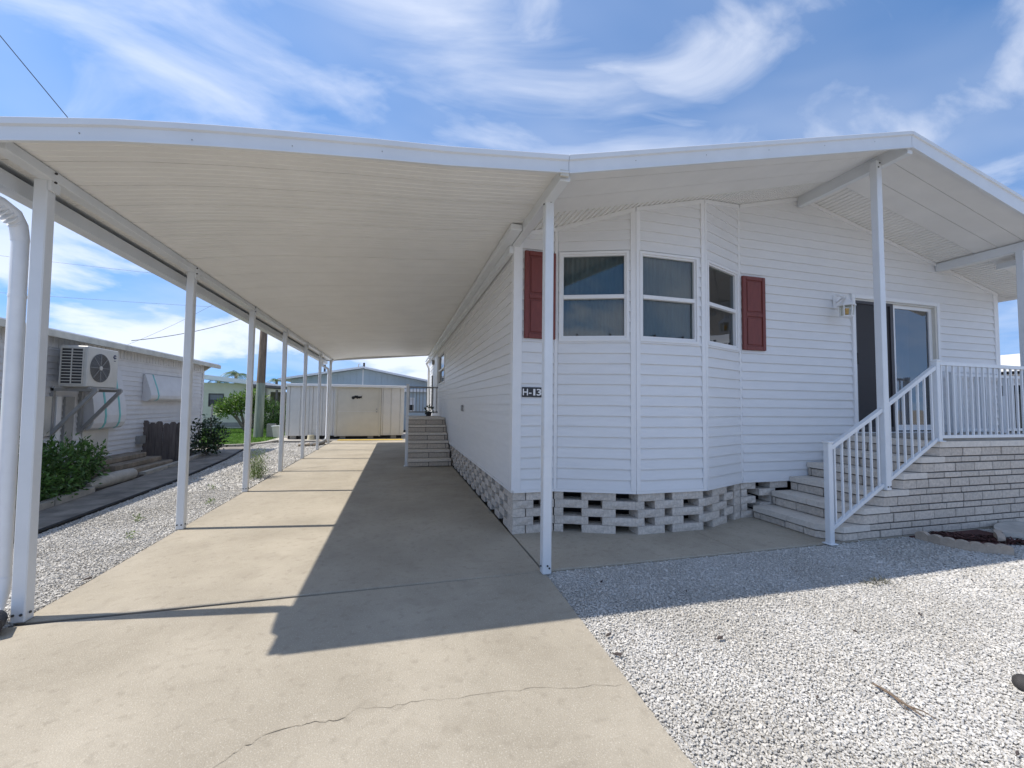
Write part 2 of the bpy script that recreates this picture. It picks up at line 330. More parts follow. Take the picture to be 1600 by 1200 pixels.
def foliage(name, clumps, n, size, m, parent, shell=0.55, up=0.4, aspect=2.4):
    w = np.array([c[3]*c[4]*c[5] for c in clumps]); idx = rng.choice(len(clumps), n, p=w/w.sum()); C = np.array(clumps, float)[idx]
    d = rng.normal(size=(n, 3)); d /= np.linalg.norm(d, axis=1, keepdims=True); r = rng.uniform(shell, 1.0, n)**0.7*(1+0.13*rng.normal(size=n))
    P = C[:, :3] + d*r[:, None]*C[:, 3:6]
    ax = d + rng.normal(size=(n, 3))*0.8; ax[:, 2] += up; ax /= np.linalg.norm(ax, axis=1, keepdims=True)
    nn = rng.normal(size=(n, 3))*0.6 + d*0.5; nn[:, 2] += 0.7; sd = np.cross(ax, nn); sd /= np.linalg.norm(sd, axis=1, keepdims=True)+1e-9; nn = np.cross(sd, ax)
    L = size*rng.uniform(0.6, 1.25, n)[:, None]; Wd = L/aspect
    V = np.stack([P, P+ax*L*.45+sd*Wd*.5+nn*L*.06, P+ax*L*.5-nn*L*.02, P+ax*L*.45-sd*Wd*.5+nn*L*.06, P+ax*L-nn*L*.12], 1).reshape(-1, 3)
    b = np.arange(n)[:, None]*5; F = np.concatenate([b+np.array([[0, 1, 2]]), b+np.array([[0, 2, 3]]), b+np.array([[1, 4, 2]]), b+np.array([[2, 4, 3]])])
    o = wl(parent); V = V - np.array(o); return link(name, npmesh(name, V, F, m), parent, o)
def branches(name, base, tips, r, m, parent):
    mb = MB()
    for t in tips:
        b = Vector(base); t = Vector(t); mid = b.lerp(t, .5) + Vector((random.uniform(-.06, .06), random.uniform(-.06, .06), .04))
        mb.tube([b, mid, t], [r, r*.75, r*.35], 6)
    return mb.build(name, m, parent)
def bolts(post, pts, nrm=(0, -1, 0), r=0.008):
    for p in pts: MB().disc(p, nrm, r, 0.006, 8).build('bolt', acdark, post)

# ------------------------------------------------------------------ ground and paving
def sheet(name, poly, z, m, th=0.0, **k):
    mb = MB()
    if th: mb.prism(poly, z-th, z)
    else: mb.add([(x, y, z) for x, y in poly], [tuple(range(len(poly)))])
    return mb.build(name, m, None, (0, 0, 0), kind='structure', **k)
sheet('ground', [(-900, -900), (900, -900), (900, 900), (-900, 900)], -0.16, groundm)
sheet('gravel_bed', [(-0.1, -4.6), (9.5, -4.6), (9.5, -0.9), (-0.1, -0.9)], -0.017, gravb)
sheet('gravel_bed', [(-4.95, -1.05), (-3.44, -1.05), (-3.44, 11.6), (-5.6, 11.6), (-5.5, 9.7), (-4.95, 4.1)], -0.02, gravb)
drive = sheet('driveway', [(-3.44, -1.0), (-0.003, -1.0), (-0.003, 12.5), (-3.44, 12.5)], -0.02, concd, 0.1)
ys = [-0.997, 2.938, 6.888, 10.838, 12.3]
for a, b in zip(ys, ys[1:]): MB().box(-3.44, a+.004, -0.019, -0.006, b-.004, 0.0, bev=.006).build('slab', conc, drive, (0, 0, 0))
apron = sheet('driveway_apron', [(-5.6, -7.0), (-0.02, -7.0), (-0.02, -1.04), (-5.6, -1.04)], -0.02, concd, 0.1)
MB().prism([(-5.6, -7.0), (-0.06, -7.0), (-0.07, -2.8), (-0.005, -1.15), (-0.006, -1.006), (-5.6, -1.075)], -0.019, -0.001).build('slab', conc, apron, (0, 0, 0))
cr = [(-1.95, -2.60), (-1.821, -2.451), (-1.765, -2.389), (-1.729, -2.36), (-1.645, -2.319), (-1.571, -2.322), (-1.50, -2.318), (-1.417, -2.333), (-1.38, -2.30), (-1.343, -2.281), (-1.2, -2.302), (-1.08, -2.296), (-0.947, -2.319), (-0.8, -2.315), (-0.641, -2.335), (-0.5, -2.345), (-0.332, -2.384), (-0.2, -2.40), (-0.07, -2.441)]
fine = []
for (a, b) in zip(cr, cr[1:]):
    for q in (0, .25, .5, .75): fine.append((a[0]+(b[0]-a[0])*q+random.uniform(-.006, .006), a[1]+(b[1]-a[1])*q+random.uniform(-.009, .009)))
cv = []; cf = []
for i, (x, y) in enumerate(fine):
    w = random.uniform(.0004, .0017)*(1.4 if i < 30 else 0.65); cv += [(x, y-w, .0012), (x, y+w, .0012)]
    if i: k = 2*i; cf.append((k-2, k, k+1, k-1))
MB().add(cv, cf).build('crack', crackm, apron, (0, 0, 0))
patio = sheet('patio', [(0.004, -1.0), (9.5, -1.0), (9.5, 0.2), (0.004, 0.2)], -0.02, concd, 0.1)
for a, b in ((0.006, 2.0), (2.0, 4.4), (4.4, 9.5)): MB().box(a+.003, -0.998, -0.018, b-.003, 0.19, 0.006, bev=.006).build('slab', conc, patio, (0, 0, 0))
sheet('footpath', [(-4.70, -2), (-4.76, 1.1), (-4.84, 4.1), (-5.1, 7), (-5.51, 9.7), (-5.75, 10.25), (-9, 10.1), (-9, 9.3), (-6.15, 9.2), (-5.82, 6.7), (-5.46, 2.2), (-5.4, -2)][::-1], -0.004, asph, 0.1)
sheet('garden_bed', [(-5.42, -2), (-5.48, 2.2), (-5.84, 6.7), (-6.17, 9.2), (-7.0, 9.3), (-7.0, -2)], 0.01, mat('bed soil', (0.09, 0.075, 0.06), 0.95, 0.4, 12, 0.6, 50), 0.1)
sheet('lawn', [(-40, 10.35), (-5.95, 10.6), (-5.62, 11.2), (-5.35, 12.4), (-5.35, 40), (-40, 40)], -0.02, lawnm, 0.1)
sheet('shed_pad', [(-5.6, 12.0), (-0.7, 12.0), (-0.7, 16.0), (-5.6, 16.0)], 0.012, kerbm, 0.1)
MB().box(-3.3, 11.95, 0.013, -1.0, 12.34, 0.017).build('yellow_paint_strip', yelp, None, (0, 0, 0), kind='structure')
# path edging strip: dark rubber edge between path and gravel
mb = MB(); pe = [(-4.69, -2), (-4.75, 1.1), (-4.83, 4.1), (-5.09, 7), (-5.5, 9.7)]
mb.tube([(x, y, 0.012) for x, y in pe], 0.022, 6)
mb.build('path_edging', mat('black edging', (0.02, 0.02, 0.02), 0.8, 0.2), None, (-4.83, 4.1, 0), label='long thin black edging strip between dark footpath and white gravel', cat='edging')

CUBE = (np.array([[x, y, z] for x in (-.72, .72) for y in (-.72, .72) for z in (-.72, .72)]), np.array([[0, 1, 3], [0, 3, 2], [4, 6, 7], [4, 7, 5], [0, 4, 5], [0, 5, 1], [2, 3, 7], [2, 7, 6], [0, 2, 6], [0, 6, 4], [1, 5, 7], [1, 7, 3]]))
ICO = None
def icosa():
    global ICO
    if ICO is None:
        bm = bmesh.new(); bmesh.ops.create_icosphere(bm, subdivisions=1, radius=1); bm.verts.ensure_lookup_table()
        ICO = (np.array([v.co for v in bm.verts]), np.array([[v.index for v in f.verts] for f in bm.faces])); bm.free()
    return ICO
def stones(name, P, sz, m, flat=0.6, label=None, cat=None):
    V0, F0 = CUBE; n = len(P); k = len(V0)
    jit = 1 + rng.uniform(-.3, .3, (n, k, 3)); V = V0[None]*jit
    sc = rng.uniform(.72, 1.25, (n, 3)); sc[:, 2] *= flat; V = V*sc[:, None, :]*(sz[:, None, None])
    a = rng.uniform(0, 6.283, n); b = rng.normal(0, .45, n); ca, sa, cb, sb = np.cos(a), np.sin(a), np.cos(b), np.sin(b)
    x = V[..., 0]; y = V[..., 1]*cb[:, None]-V[..., 2]*sb[:, None]; z = V[..., 1]*sb[:, None]+V[..., 2]*cb[:, None]
    V = np.stack([x*ca[:, None]-y*sa[:, None], x*sa[:, None]+y*ca[:, None], z], -1) + P[:, None, :]
    F = (F0[None]+np.arange(n)[:, None, None]*k).reshape(-1, 3)
    return tag(link(name, npmesh(name, V.reshape(-1, 3), F, m)), label, cat, None, 'stuff')
def grid(x0, x1, y0, y1, s):
    gx, gy = np.meshgrid(np.arange(x0, x1, s), np.arange(y0, y1, s)); P = np.stack([gx.ravel(), gy.ravel()], 1); return P + rng.uniform(-.55, .55, P.shape)*s
A_ = grid(-.08, 3.0, -3.5, -1.0, .0098); B_ = grid(3.0, 7.0, -3.2, -1.0, .014); Bx = grid(-.08, 3.0, -4.6, -3.5, .04)
def band(P): return P[(P[:, 0] > 0.006 + np.interp(-P[:, 1], [1.0, 1.15, 2.8, 7], [0, -.005, -.07, -.06])) & (P[:, 1] < -1.012)]
A_ = band(A_); B_ = band(B_); Bx = band(Bx)
mul = lambda P: (((P[:, 0]-4.75)*.86+(P[:, 1]+1.15)*.5)**2/.56**2 + (-(P[:, 0]-4.75)*.5+(P[:, 1]+1.15)*.86)**2/.28**2) > 1
B_ = B_[mul(B_)]
P2 = np.concatenate([A_, B_, Bx]); s2 = np.concatenate([np.full(len(A_), .0058), np.full(len(B_), .0085), np.full(len(Bx), .024)])*rng.lognormal(-.03, .24, len(P2))
stones('white_gravel', np.c_[P2, -0.016 + rng.uniform(0, .012, len(P2))], s2, gravm, label='white crushed stone gravel in front of the patio and steps', cat='gravel')
C_ = grid(-4.9, -3.45, -1.06, 3.2, .0122); E_ = grid(-5.6, -3.47, 3.2, 11.4, .023)
edge = lambda P: P[(P[:, 0] > np.interp(P[:, 1], [-2, 1.1, 4.1, 7, 9.7, 11.4], [-4.68, -4.73, -4.81, -5.06, -5.47, -5.6]))]
C_ = edge(C_); E_ = edge(E_); P3 = np.concatenate([C_, E_]); s3 = np.concatenate([np.full(len(C_), .0071), np.full(len(E_), .0138)])*rng.lognormal(-.03, .24, len(P3))
stones('white_gravel', np.c_[P3, -0.016 + rng.uniform(0, .012, len(P3))], s3, gravm, label='white gravel strip between carport driveway and dark footpath', cat='gravel')

# ------------------------------------------------------------------ the white house
ZS = 0.471; HC = 0.1143
house = thing('mobile_home', 'white vinyl sided home with bay window, red shutters and gabled front porch roof', 'house', (0, 0, 0))
zl = lambda x: 3.25 + .245*x          # left gable slope
zr = lambda x: 4.23 - .253*(x-4.0)    # right gable slope
PL = [(-.245, 1, 3.25), (.253, 1, 4.23+.253*4.0)]
F0 = Fr((0, 0), (8, 0)); A0, A1, A2, A3 = (.47, 0), (1.28, -.32), (2.17, -.32), (2.96, 0)
FB = [Fr(A0, A1), Fr(A1, A2), Fr(A2, A3)]
wops = [(.04, .80, 2.09, 3.09)]
siding(house, F0, .075, .45, ZS, 3.6, HC, vinyl, (), PL)
for i, f in enumerate(FB):
    x0 = f.A.x; tx = f.t.x; pl = [(-.245*tx, 1, 3.25+.245*x0)]
    siding(house, f, .03 if i != 1 else .05, f.L-(.05 if i < 2 else .02), ZS, 4.3, HC, vinyl, wops, pl)
    wallcore(house, f, 0, f.L, ZS-.0, 4.3, .05, darkint, wops, pl, 'bay_wall')
dops = [(4.85, 6.60, 0.98, 2.985)]
siding(house, F0, 2.985, 7.86, ZS, 4.3, HC, vinyl, dops, PL)
wallcore(house, F0, 0.02, .47, ZS, 3.6, .1, darkint, (), PL, 'front_wall')
wallcore(house, F0, 2.96, 7.95, ZS, 4.3, .1, darkint, dops, PL, 'front_wall')
FS = Fr((0, 13.2), (0, 0))             # side wall, u runs towards the camera
sops = [(13.2-8.72, 13.2-7.0, 1.95, 2.86)]
siding(house, FS, .06, 13.2-.075, ZS, 3.22, HC, vinyl, sops, (), 0.013)
wallcore(house, FS, 0, 13.18, ZS, 3.3, .1, darkint, sops, (), 'side_wall')
mb = MB(); mb.box(7.85, 0.1, ZS, 7.95, 13.2, 3.25); mb.box(0.1, 13.1, ZS, 7.85, 13.2, 3.25)
mb.build('rear_wall', darkint, house)
# corner posts and trims
mb = MB(); mb.box(-.024, -.024, ZS-.005, .075, 0.0, 3.21); mb.box(-.024, .0, ZS-.005, .0, .075, 3.21); mb.build('corner_trim', trim, house)
def vtrim(f, u0, u1, ztop, d=.024, z0=ZS-.004): MB().box(u0, -.004, z0, u1, d, ztop, f, .004).build('corner_trim', trim, house)
vtrim(FB[0], -.01, .028, 3.345); vtrim(FB[0], FB[0].L-.055, FB[0].L+.002, 3.55); vtrim(FB[1], -.002, .05, 3.56); vtrim(FB[1], FB[1].L-.048, FB[1].L+.002, 3.765); vtrim(FB[2], -.002, .045, 3.775); vtrim(FB[2], FB[2].L-.02, FB[2].L+.006, 3.955, .02); vtrim(F0, .452, .47, 3.35)
vtrim(F0, 2.965, 2.984, 3.96, .018); vtrim(F0, 7.86, 7.96, 3.23)
MB().box(7.95, 0, ZS, 7.975, .09, 3.23).build('corner_trim', trim, house)
for f, a, b in ((F0, .0, .46), (FB[0], 0, FB[0].L), (FB[1], 0, FB[1].L), (FB[2], 0, FB[2].L), (F0, 2.97, 7.95), (FS, 0, 13.2)):
    MB().box(a, -.01, ZS-.03, b, .021, ZS-.001, f).build('starter_strip', trim, house)
# gable edge trims under the soffit
def gtrim(f, u0, u1, zf):
    mb = MB(); P = [(u0, zf(u0)-.035), (u1, zf(u1)-.035), (u1, zf(u1)+.01), (u0, zf(u0)+.01)]; mb.prism(P, .004, .03, 1, f); mb.build('gable_trim', trim, house)
gtrim(F0, .0, .46, zl); gtrim(F0, 2.98, 4.0, zl); gtrim(F0, 4.0, 7.95, zr)
for f in FB: gtrim(f, 0, f.L, lambda u, f=f: zl((f.A+f.t*u).x))
# notched siding ends beside the trims
nm = mat('shadow gap', (0.12, 0.12, 0.125), 0.9, 0.1)
# windows
def sash_window(f, u0, u1, z0, z1, zm, parent, tilt=True):
    w = MB(); c = .028
    for q in ((u0, u0+c, z0, z1), (u1-c, u1, z0, z1), (u0+c, u1-c, z1-c, z1), (u0+c, u1-c, z0, z0+c)): w.box(q[0], -.06, q[2], q[1], .03, q[3], f)
    wo = w.build('window', trim, parent)
    fr_ = MB(); a, b = u0+c, u1-c
    for q in ((a, a+.02, z0+c, z1-c), (b-.02, b, z0+c, z1-c), (a+.02, b-.02, z1-c-.018, z1-c), (a+.02, b-.02, z0+c, z0+c+.03)): fr_.box(q[0], -.045, q[2], q[1], .012, q[3], f)
    fr_.box(a+.02, -.04, zm-.022, b-.02, .02, zm+.022, f, .004)
    fr_.build('sash', trim, wo)
    MB().box(a+.02, -.02, zm+.02, b-.02, -.016, z1-c-.016, f).build('pane', pane, wo)
    MB().box(a+.02, -.03, z0+c+.02, b-.02, -.026, zm-.02, f).build('pane', pane, wo)
    for uu in (u0+.2, u1-.2): MB().box(uu-.008, -.012, z0+c+.03, uu+.008, .014, z0+c+.055, f).build('latch', black, wo)
    return wo
def curtain(f, u0, u1, z0, z1, d, parent, m=curtm, amp=.012, per=.055):
    mb = MB(); n = int((u1-u0)/per*6); V = []; Fc = []
    for i in range(n+1):
        u = u0+(u1-u0)*i/n; dd = d+amp*math.sin(u/per*6.283)+amp*.5*math.sin(u/per*2.1); V += [f(u, dd, z0), f(u, dd, z1)]
        if i: k = 2*i; Fc.append((k-2, k, k+1, k-1))
    return mb.add(V, Fc, True).build('curtain', m, parent)
for i, f in enumerate(FB):
    w = sash_window(f, .04, .80, 2.09, 3.09, 2.585, house)
    if i < 2: curtain(f, .02, f.L-.02, 2.0, 3.12, -.07, w)
    else: curtain(f, .02, .25, 2.0, 3.12, -.18, w)
w = sash_window(FS, 13.2-8.72, 13.2-7.0, 1.95, 2.86, 2.38, house)
# sliding door
door = MB()
for q in ((4.85, 4.91, 1.06, 2.985), (6.54, 6.60, 1.06, 2.985), (4.91, 6.54, 2.925, 2.985), (4.85, 6.60, 1.03, 1.06)): door.box(q[0], -.09, q[2], q[1], .04, q[3], F0, .005)
door = door.build('sliding_door', trim, house)
mb = MB(); mb.box(6.50, -.05, 1.09, 6.535, .03, 2.925, F0); mb.box(4.92, -.02, 2.90, 6.5, .02, 2.922, F0); mb.build('door_track', mat('ivory frame', (0.6, 0.58, 0.52), .5, .04), door)
fs = MB(); 
for q in ((4.915, 4.955, 1.07, 2.90), (5.60, 5.66, 1.07, 2.90), (4.955, 5.60, 2.86, 2.90), (4.955, 5.60, 1.07, 1.13)): fs.box(q[0], -.02, q[2], q[1], .018, q[3], F0)
fs.build('screen_frame', frbr, door)
MB().box(4.955, -.004, 1.13, 5.60, -.002, 2.86, F0).build('screen', screen, door)
MB().box(4.92, .018, 2.0, 4.95, .045, 2.16, F0, .004).build('handle', black, door)
fg = MB()
for q in ((5.672, 5.735, 1.08, 2.90), (6.44, 6.50, 1.08, 2.90), (5.735, 6.44, 2.85, 2.90), (5.735, 6.44, 1.08, 1.16)): fg.box(q[0], -.045, q[2], q[1], -.012, q[3], F0)
fg.build('sash', trim, door)
MB().box(5.735, -.032, 1.16, 6.44, -.028, 2.85, F0).build('pane', pane2, door)
curtain(F0, 5.7, 6.5, 1.05, 2.9, -.35, door, mat('blue grey drape', (0.22, 0.26, 0.30), .9, .06), .03, .12)
# shutters
def shutter(u0, u1, z0, z1):
    mb = MB(); mb.box(u0, .018, z0, u1, .036, z1, F0, .004); e = .05; zm = (z0+z1)/2 - .02
    for q in ((u0, u0+e, z0, z1), (u1-e, u1, z0, z1), (u0+e, u1-e, z0, z0+e), (u0+e, u1-e, z1-e, z1), (u0+e, u1-e, zm-e/2, zm+e/2)): mb.box(q[0]+.001, .036, q[2]+.001, q[1]-.001, .05, q[3]-.001, F0, .004)
    for a, b in ((z0+e, zm-e/2), (zm+e/2, z1-e)): mb.box(u0+e+.02, .036, a+.02, u1-e-.02, .046, b-.02, F0, .008)
    mb.build('shutter', red, house, label='brick red raised panel shutter')
shutter(.095, .455, 2.105, 3.07); shutter(2.99, 3.345, 2.11, 3.06)
# block skirting, open lattice of split face blocks
skirt = MB(); skirt.box(.25, .30, -.02, 7.9, .32, ZS-.04); skirt.box(.25, .3, -.02, .27, 13, ZS-.04)  # dark backing sheets stand in for crawlspace darkness behind the block gaps
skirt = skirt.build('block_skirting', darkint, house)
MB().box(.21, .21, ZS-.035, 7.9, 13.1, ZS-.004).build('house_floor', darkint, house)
bh = (ZS-.032)/5
def bmesh_block(L):
    mb = MB(); n = max(2, int(L/.085)); V = []; F = []
    for i in range(n+1):
        for j in range(3):
            edge_ = i in (0, n) or j in (0, 2); V.append((-L/2+.004+(L-.008)*i/n, -.0 + (.006 if edge_ else random.uniform(-.006, .006)), (bh-.004)*j/2))
    for i in range(n):
        for j in range(2): a = i*3+j; F.append((a, a+3, a+4, a+1))
    k = len(V); dp = .19
    V += [(-L/2, .008, 0), (L/2, .008, 0), (L/2, .008, bh-.004), (-L/2, .008, bh-.004), (-L/2, dp, 0), (L/2, dp, 0), (L/2, dp, bh-.004), (-L/2, dp, bh-.004)]
    F += [(k, k+4, k+5, k+1), (k+1, k+5, k+6, k+2), (k+2, k+6, k+7, k+3), (k+3, k+7, k+4, k), (k+4, k+7, k+6, k+5)]
    F += [(0, 3, k+1, k)] if False else []
    nb = [i*3 for i in range(n+1)]; ntp = [i*3+2 for i in range(n+1)]
    F += [tuple([k]+nb[::1]+[k+1]), tuple([k+3]+ntp+[k+2])[::-1], (k, k+3, 2, 1, 0), (k+1, n*3, n*3+1, n*3+2, k+2)]
    return MB().add(V, F).mesh('block', block)
LIB = {}
def put_block(f, u, row, L):
    key = (round(L, 2), random.randrange(3))
    if key not in LIB: LIB[key] = bmesh_block(L)
    o = link('block', LIB[key], skirt, f(u, 0.0, row*bh+.004+random.uniform(-.0008, .0008)), f.rz); return o
def row_blocks(f, spans, row):
    for a, b in spans: put_block(f, (a+b)/2, row, b-a)
for r_ in range(5):
    if r_ % 2 == 0:
        row_blocks(F0, [(.002, .14), (.152, .46)], r_)
        row_blocks(FB[0], [(.0, .10), (.30, .66)], r_); row_blocks(FB[1], [(.03, .36), (.46, .86)], r_)
        row_blocks(FB[2], [(.16, .50), (.68, .84)], r_); row_blocks(F0, [(2.96, 3.19), (3.42, 3.7)], r_)
    else:
        row_blocks(F0, [(.002, .235), (.36, .47)], r_)
        row_blocks(FB[0], [(.005, .37), (.52, .865)], r_); row_blocks(FB[1], [(.0, .11), (.24, .60), (.80, .89)], r_)
        row_blocks(FB[2], [(.0, .32), (.44, .66), (.69, .85)], r_); row_blocks(F0, [(2.97, 3.06), (3.25, 3.5)], r_)
    y = .20 if r_ % 2 == 0 else .41
    if r_ % 2: row_blocks(FS, [(13.2-.215, 13.2-.198)], r_) if False else None
    while y < 8.0:
        row_blocks(FS, [(13.2-y-.235, 13.2-y)], r_); y += .44
    if r_ % 2: row_blocks(FS, [(13.2-.235, 13.2-.197)], r_)
# soffit of the house eave along the front wall: fine ribs running out from the wall
def ribs(x0, x1, zf, y0, y1, dz, name, m, per=.065, amp=.012):
    V = []; F = []; n = int((x1-x0)/per); k = 0
    xs = []
    for i in range(n):
        a = x0+i*per
        for q, h in ((0, 0), (.55, 0), (.62, 1), (.93, 1)): xs.append((a+q*per, h))
    xs.append((x1, 0))
    for i, (x, h) in enumerate(xs):
        z = zf(x)+dz+h*amp
        V += [(x, y0, z), (x, y1, z), (x, y0, z+.03), (x, y1, z+.03)]
        if i: b = 4*i; F += [(b-4, b-3, b+1, b), (b-2, b+2, b+3, b-1), (b-4, b, b+2, b-2), (b-3, b-1, b+3, b+1)]
    return MB().add(V, F).build(name, m, house)
ribs(-.18, 4.0, zl, -.45, .0, .012, 'eave_soffit', soff); ribs(4.0, 8.2, zr, -.45, .0, .012, 'eave_soffit', soff)
for i in range(3):
    pass
yf = lambda x: -1.45 + .037*max(0, x)
# porch roof pans (from the eave soffit out to the fascia)
for s_, (xa, xb, zf) in enumerate(((0.03, 4.0, zl), (4.0, 8.3, zr))):
    for k, (ta, tb) in enumerate(((0, .33), (.33, .66), (.66, 1.0))):
        V = []; nX = 8
        for i in range(nX+1):
            x = xa+(xb-xa)*i/nX; y1 = yf(x)+.02; ya = -.452+(y1+.452)*ta-.002; yb = -.452+(y1+.452)*tb+.002; z = zf(x)
            for (yy, zz) in ((ya, z+.012), (ya-.004, z), (yb-.004, z), (yb, z+.012), (yb, z+.027), (ya, z+.027)): V.append((x, yy, zz+.008))
        Fc = [tuple(range(6)), tuple(range(nX*6, nX*6+6))[::-1]]
        for i in range(nX):
            for j in range(6): a = i*6+j; b = i*6+(j+1) % 6; Fc.append((a, b, b+6, a+6))
        MB().add(V, Fc).build('porch_roof_panel', soff, house)
# main roof skin
def skin(name, pts, th, m, parent):
    n = len(pts); V = [Vector(p) for p in pts] + [Vector(p)+Vector((0, 0, th)) for p in pts]
    return MB().add(V, [tuple(range(n))[::-1], tuple(range(n, 2*n))] + [(i, (i+1) % n, n+(i+1) % n, n+i) for i in range(n)]).build(name, m, parent)
skin('roof', [(-.035, -1.30, zl(0)+.036), (4, -1.18, 4.272), (4, 13.5, 4.272), (-.035, 13.5, zl(0)+.036)], .02, roofw, house)
skin('roof', [(4, -1.18, 4.272), (8.35, -1.0, zr(8.35)+.04), (8.35, 13.5, zr(8.35)+.04), (4, 13.5, 4.272)], .02, roofw, house)
MB().box(-.07, -1.40, 3.20, .06, 13.3, 3.30).build('valley_light_seal', alu, house)  # added strip, stops sun leaking between carport roof and house roof
# fascia along the porch roof: trim band over a taller board
def fascia(parent, pts, m):
    """pts: (x, y, ztop, zbottom)"""
    prof = lambda zt, zb: [(0.0, zb), (-.016, zb), (-.016, zb+.012), (-.006, zb+.016), (-.006, zt-.05), (-.02, zt-.042), (-.02, zt-.006), (-.012, zt), (.05, zt), (.05, zt-.05), (.006, zt-.06), (.006, zb)]
    V = []; F = []; n = 12
    for x, y, zt, zb in pts:
        V += [(x, y+d, z) for d, z in prof(zt, zb)]
    F.append(tuple(range(n))); F.append(tuple(range(len(pts)*n-n, len(pts)*n))[::-1])
    for i in range(len(pts)-1):
        for j in range(n): a = i*n+j; b = i*n+(j+1) % n; F.append((a, b, b+n, a+n))
    o = MB().add(V, F).build('fascia', m, parent)
    return o
fascia(house, [(x, yf(x), 3.29+(4.327-3.29)*x/3.97, 3.142+(4.142-3.142)*x/3.97) for x in (0.012, 1, 2, 3, 3.965)], alu)
fascia(house, [(x, yf(x), 4.327-.205*(x-3.97), 4.142-.222*(x-3.97)) for x in (3.971, 5, 6, 7, 8.4)], alu)
for x in (.6, 1.3, 2.0, 2.7, 3.4):
    z = 3.29+.2612*x; MB().disc((x, yf(x)-.006, z-.085), (0, -1, 0), .0035, .003, 6).build('screw', steel, house)
# porch beams and posts
def beam(name, parent, x, y0, y1, z0, z1, w=.076):
    return MB().box(x-w/2, y0, z0, x+w/2, y1, z1, bev=.004).build(name, alu, parent)
beam('porch_beam', house, 3.97, -1.29, -.02, 4.09, 4.232); beam('porch_beam', house, 6.6, -1.16, -.02, 3.46, 3.575)
MB().box(6.9, -1.0, 3.37, 7.0, -.52, 3.45, bev=.004).build('porch_beam', alu, house)
p = MB().box(3.862, -1.04, .512, 3.938, -.964, 4.15, bev=.005).build('porch_post', alu, house)
bolts(p, [(3.885, -1.04, 4.07), (3.905, -1.04, 4.12), (3.88, -1.04, .55), (3.92, -1.04, .55)])
MB().box(6.56, -.94, 1.02, 6.636, -.864, 3.55, bev=.005).build('porch_post', alu, house)
MB().bar((6.66, -.9, 3.2), (7.05, -.9, 3.5), .04, .05).build('post_brace', alu, house)
# side eave: narrow boxed gutter along the top of the side wall
mb = MB(); mb.box(-.165, -.42, 3.115, -.05, 13.3, 3.178, bev=.006); mb.box(-.075, -.016, 3.03, -.026, 13.2, 3.112)
mb.build('side_eave', alu, house)
MB().tube([(-.09, 11.55, 3.05), (-.20, 11.7, 2.9), (-.10, 11.9, 2.72), (-.09, 11.95, .1)], .045, 8).build('downpipe', pipew, house)
# meter/outlet, far lamp, door casing on the side wall
MB().box(13.2-3.62, .012, 1.25, 13.2-3.52, .05, 1.36, FS, .006).build('outlet_box', steel, house)
MB().box(13.2-9.95, .012, 1.06, 13.2-9.05, .03, 2.95, FS, .004).build('side_door', trim, house)
MB().box(13.2-10.6, .012, 2.75, 13.2-10.5, .09, 2.92, FS, .01).build('side_lamp', steel, house)
MB().box(13.2-11.3, .012, 1.2, 13.2-11.0, .03, 2.4, FS).build('shutter', darkint, house)

# ------------------------------------------------------------------ carport
cp = thing('carport', 'white aluminium carport roof on seven slim posts over the long driveway', 'carport', (-3.39, -1.0, 0))
zc_ = lambda x: 3.20 + .1*x + float(np.interp(x, [-3.7, -3.355, -2.839, -2.4, -1.6, -.911, 0], [0, .004, .036, .042, .03, .005, 0]))
yy = -1.42; k = 0
while yy < 11.3:
    w = min(.305, 11.3-yy); V = []; xs = [-3.6, -3.36, -3.1, -2.84, -2.4, -2.0, -1.6, -.9, -.45, -.04]; pr = []
    off = random.uniform(-.0015, .0015)
    pr = [(0.001, .018), (.006, 0)]
    for q in (.2, .4, .6, .8): pr += [(w*q-.008, 0), (w*q-.004, .0035), (w*q+.004, .0035), (w*q+.008, 0)]
    pr += [(w-.006, 0), (w-.001, .018), (w-.0005, .05), (.0005, .05)]; n = len(pr)
    for x in xs: V += [(x, yy+a, zc_(x)+b+off) for a, b in pr]
    Fc = [tuple(range(n)), tuple(range((len(xs)-1)*n, len(xs)*n))[::-1]] + [(i*n+j, i*n+(j+1) % n, (i+1)*n+(j+1) % n, (i+1)*n+j) for i in range(len(xs)-1) for j in range(n)]
    MB().add(V, Fc).build('roof_panel', soff, cp); yy += .305
# roof edge all round, gutter and beam
fascia(cp, [(x, -1.45, 3.29+.11*x+(zc_(x)-3.2-.1*x), 3.147+.108*x+(zc_(x)-3.2-.1*x)) for x in (-3.74, -3.355, -3.1, -2.84, -2.55, -2.29, -1.9, -1.4, -.911, -.45, .008)], alu)
for x in (-3.0, -2.45, -1.9, -1.35): MB().disc((x, -1.457, 3.20+.11*x+.03), (0, -1, 0), .0035, .003, 6).build('screw', steel, cp)
mb = MB(); mb.box(-3.70, -1.46, 2.70, -3.604, 11.33, 2.708); mb.box(-3.612, -1.44, 2.708, -3.604, 11.33, 2.80); mb.box(-3.72, -1.46, 2.708, -3.70, 11.33, 2.86); mb.box(-3.70, -1.43, 2.84, -3.60, 11.32, 2.90)
mb.build('gutter', alu, cp)
mb = MB(); mb.prism([(-3.72, zc_(-3.6)-.04), (-.05, zc_(0)-.04), (-.05, zc_(0)+.10), (-3.72, zc_(-3.6)+.10)], 11.305, 11.34, 1); mb.build('rear_fascia', alu, cp)
skin('roof_skin', [(-3.72, -1.42, zc_(-3.6)+.062), (-2.4, -1.42, zc_(-2.4)+.062), (-.03, -1.42, zc_(0)+.062), (-.03, 11.3, zc_(0)+.062), (-2.4, 11.3, zc_(-2.4)+.062), (-3.72, 11.3, zc_(-3.6)+.062)], .02, roofw, cp) if False else None
beam('beam', cp, -3.432, -1.36, 11.2, 2.795, 2.86, .082)
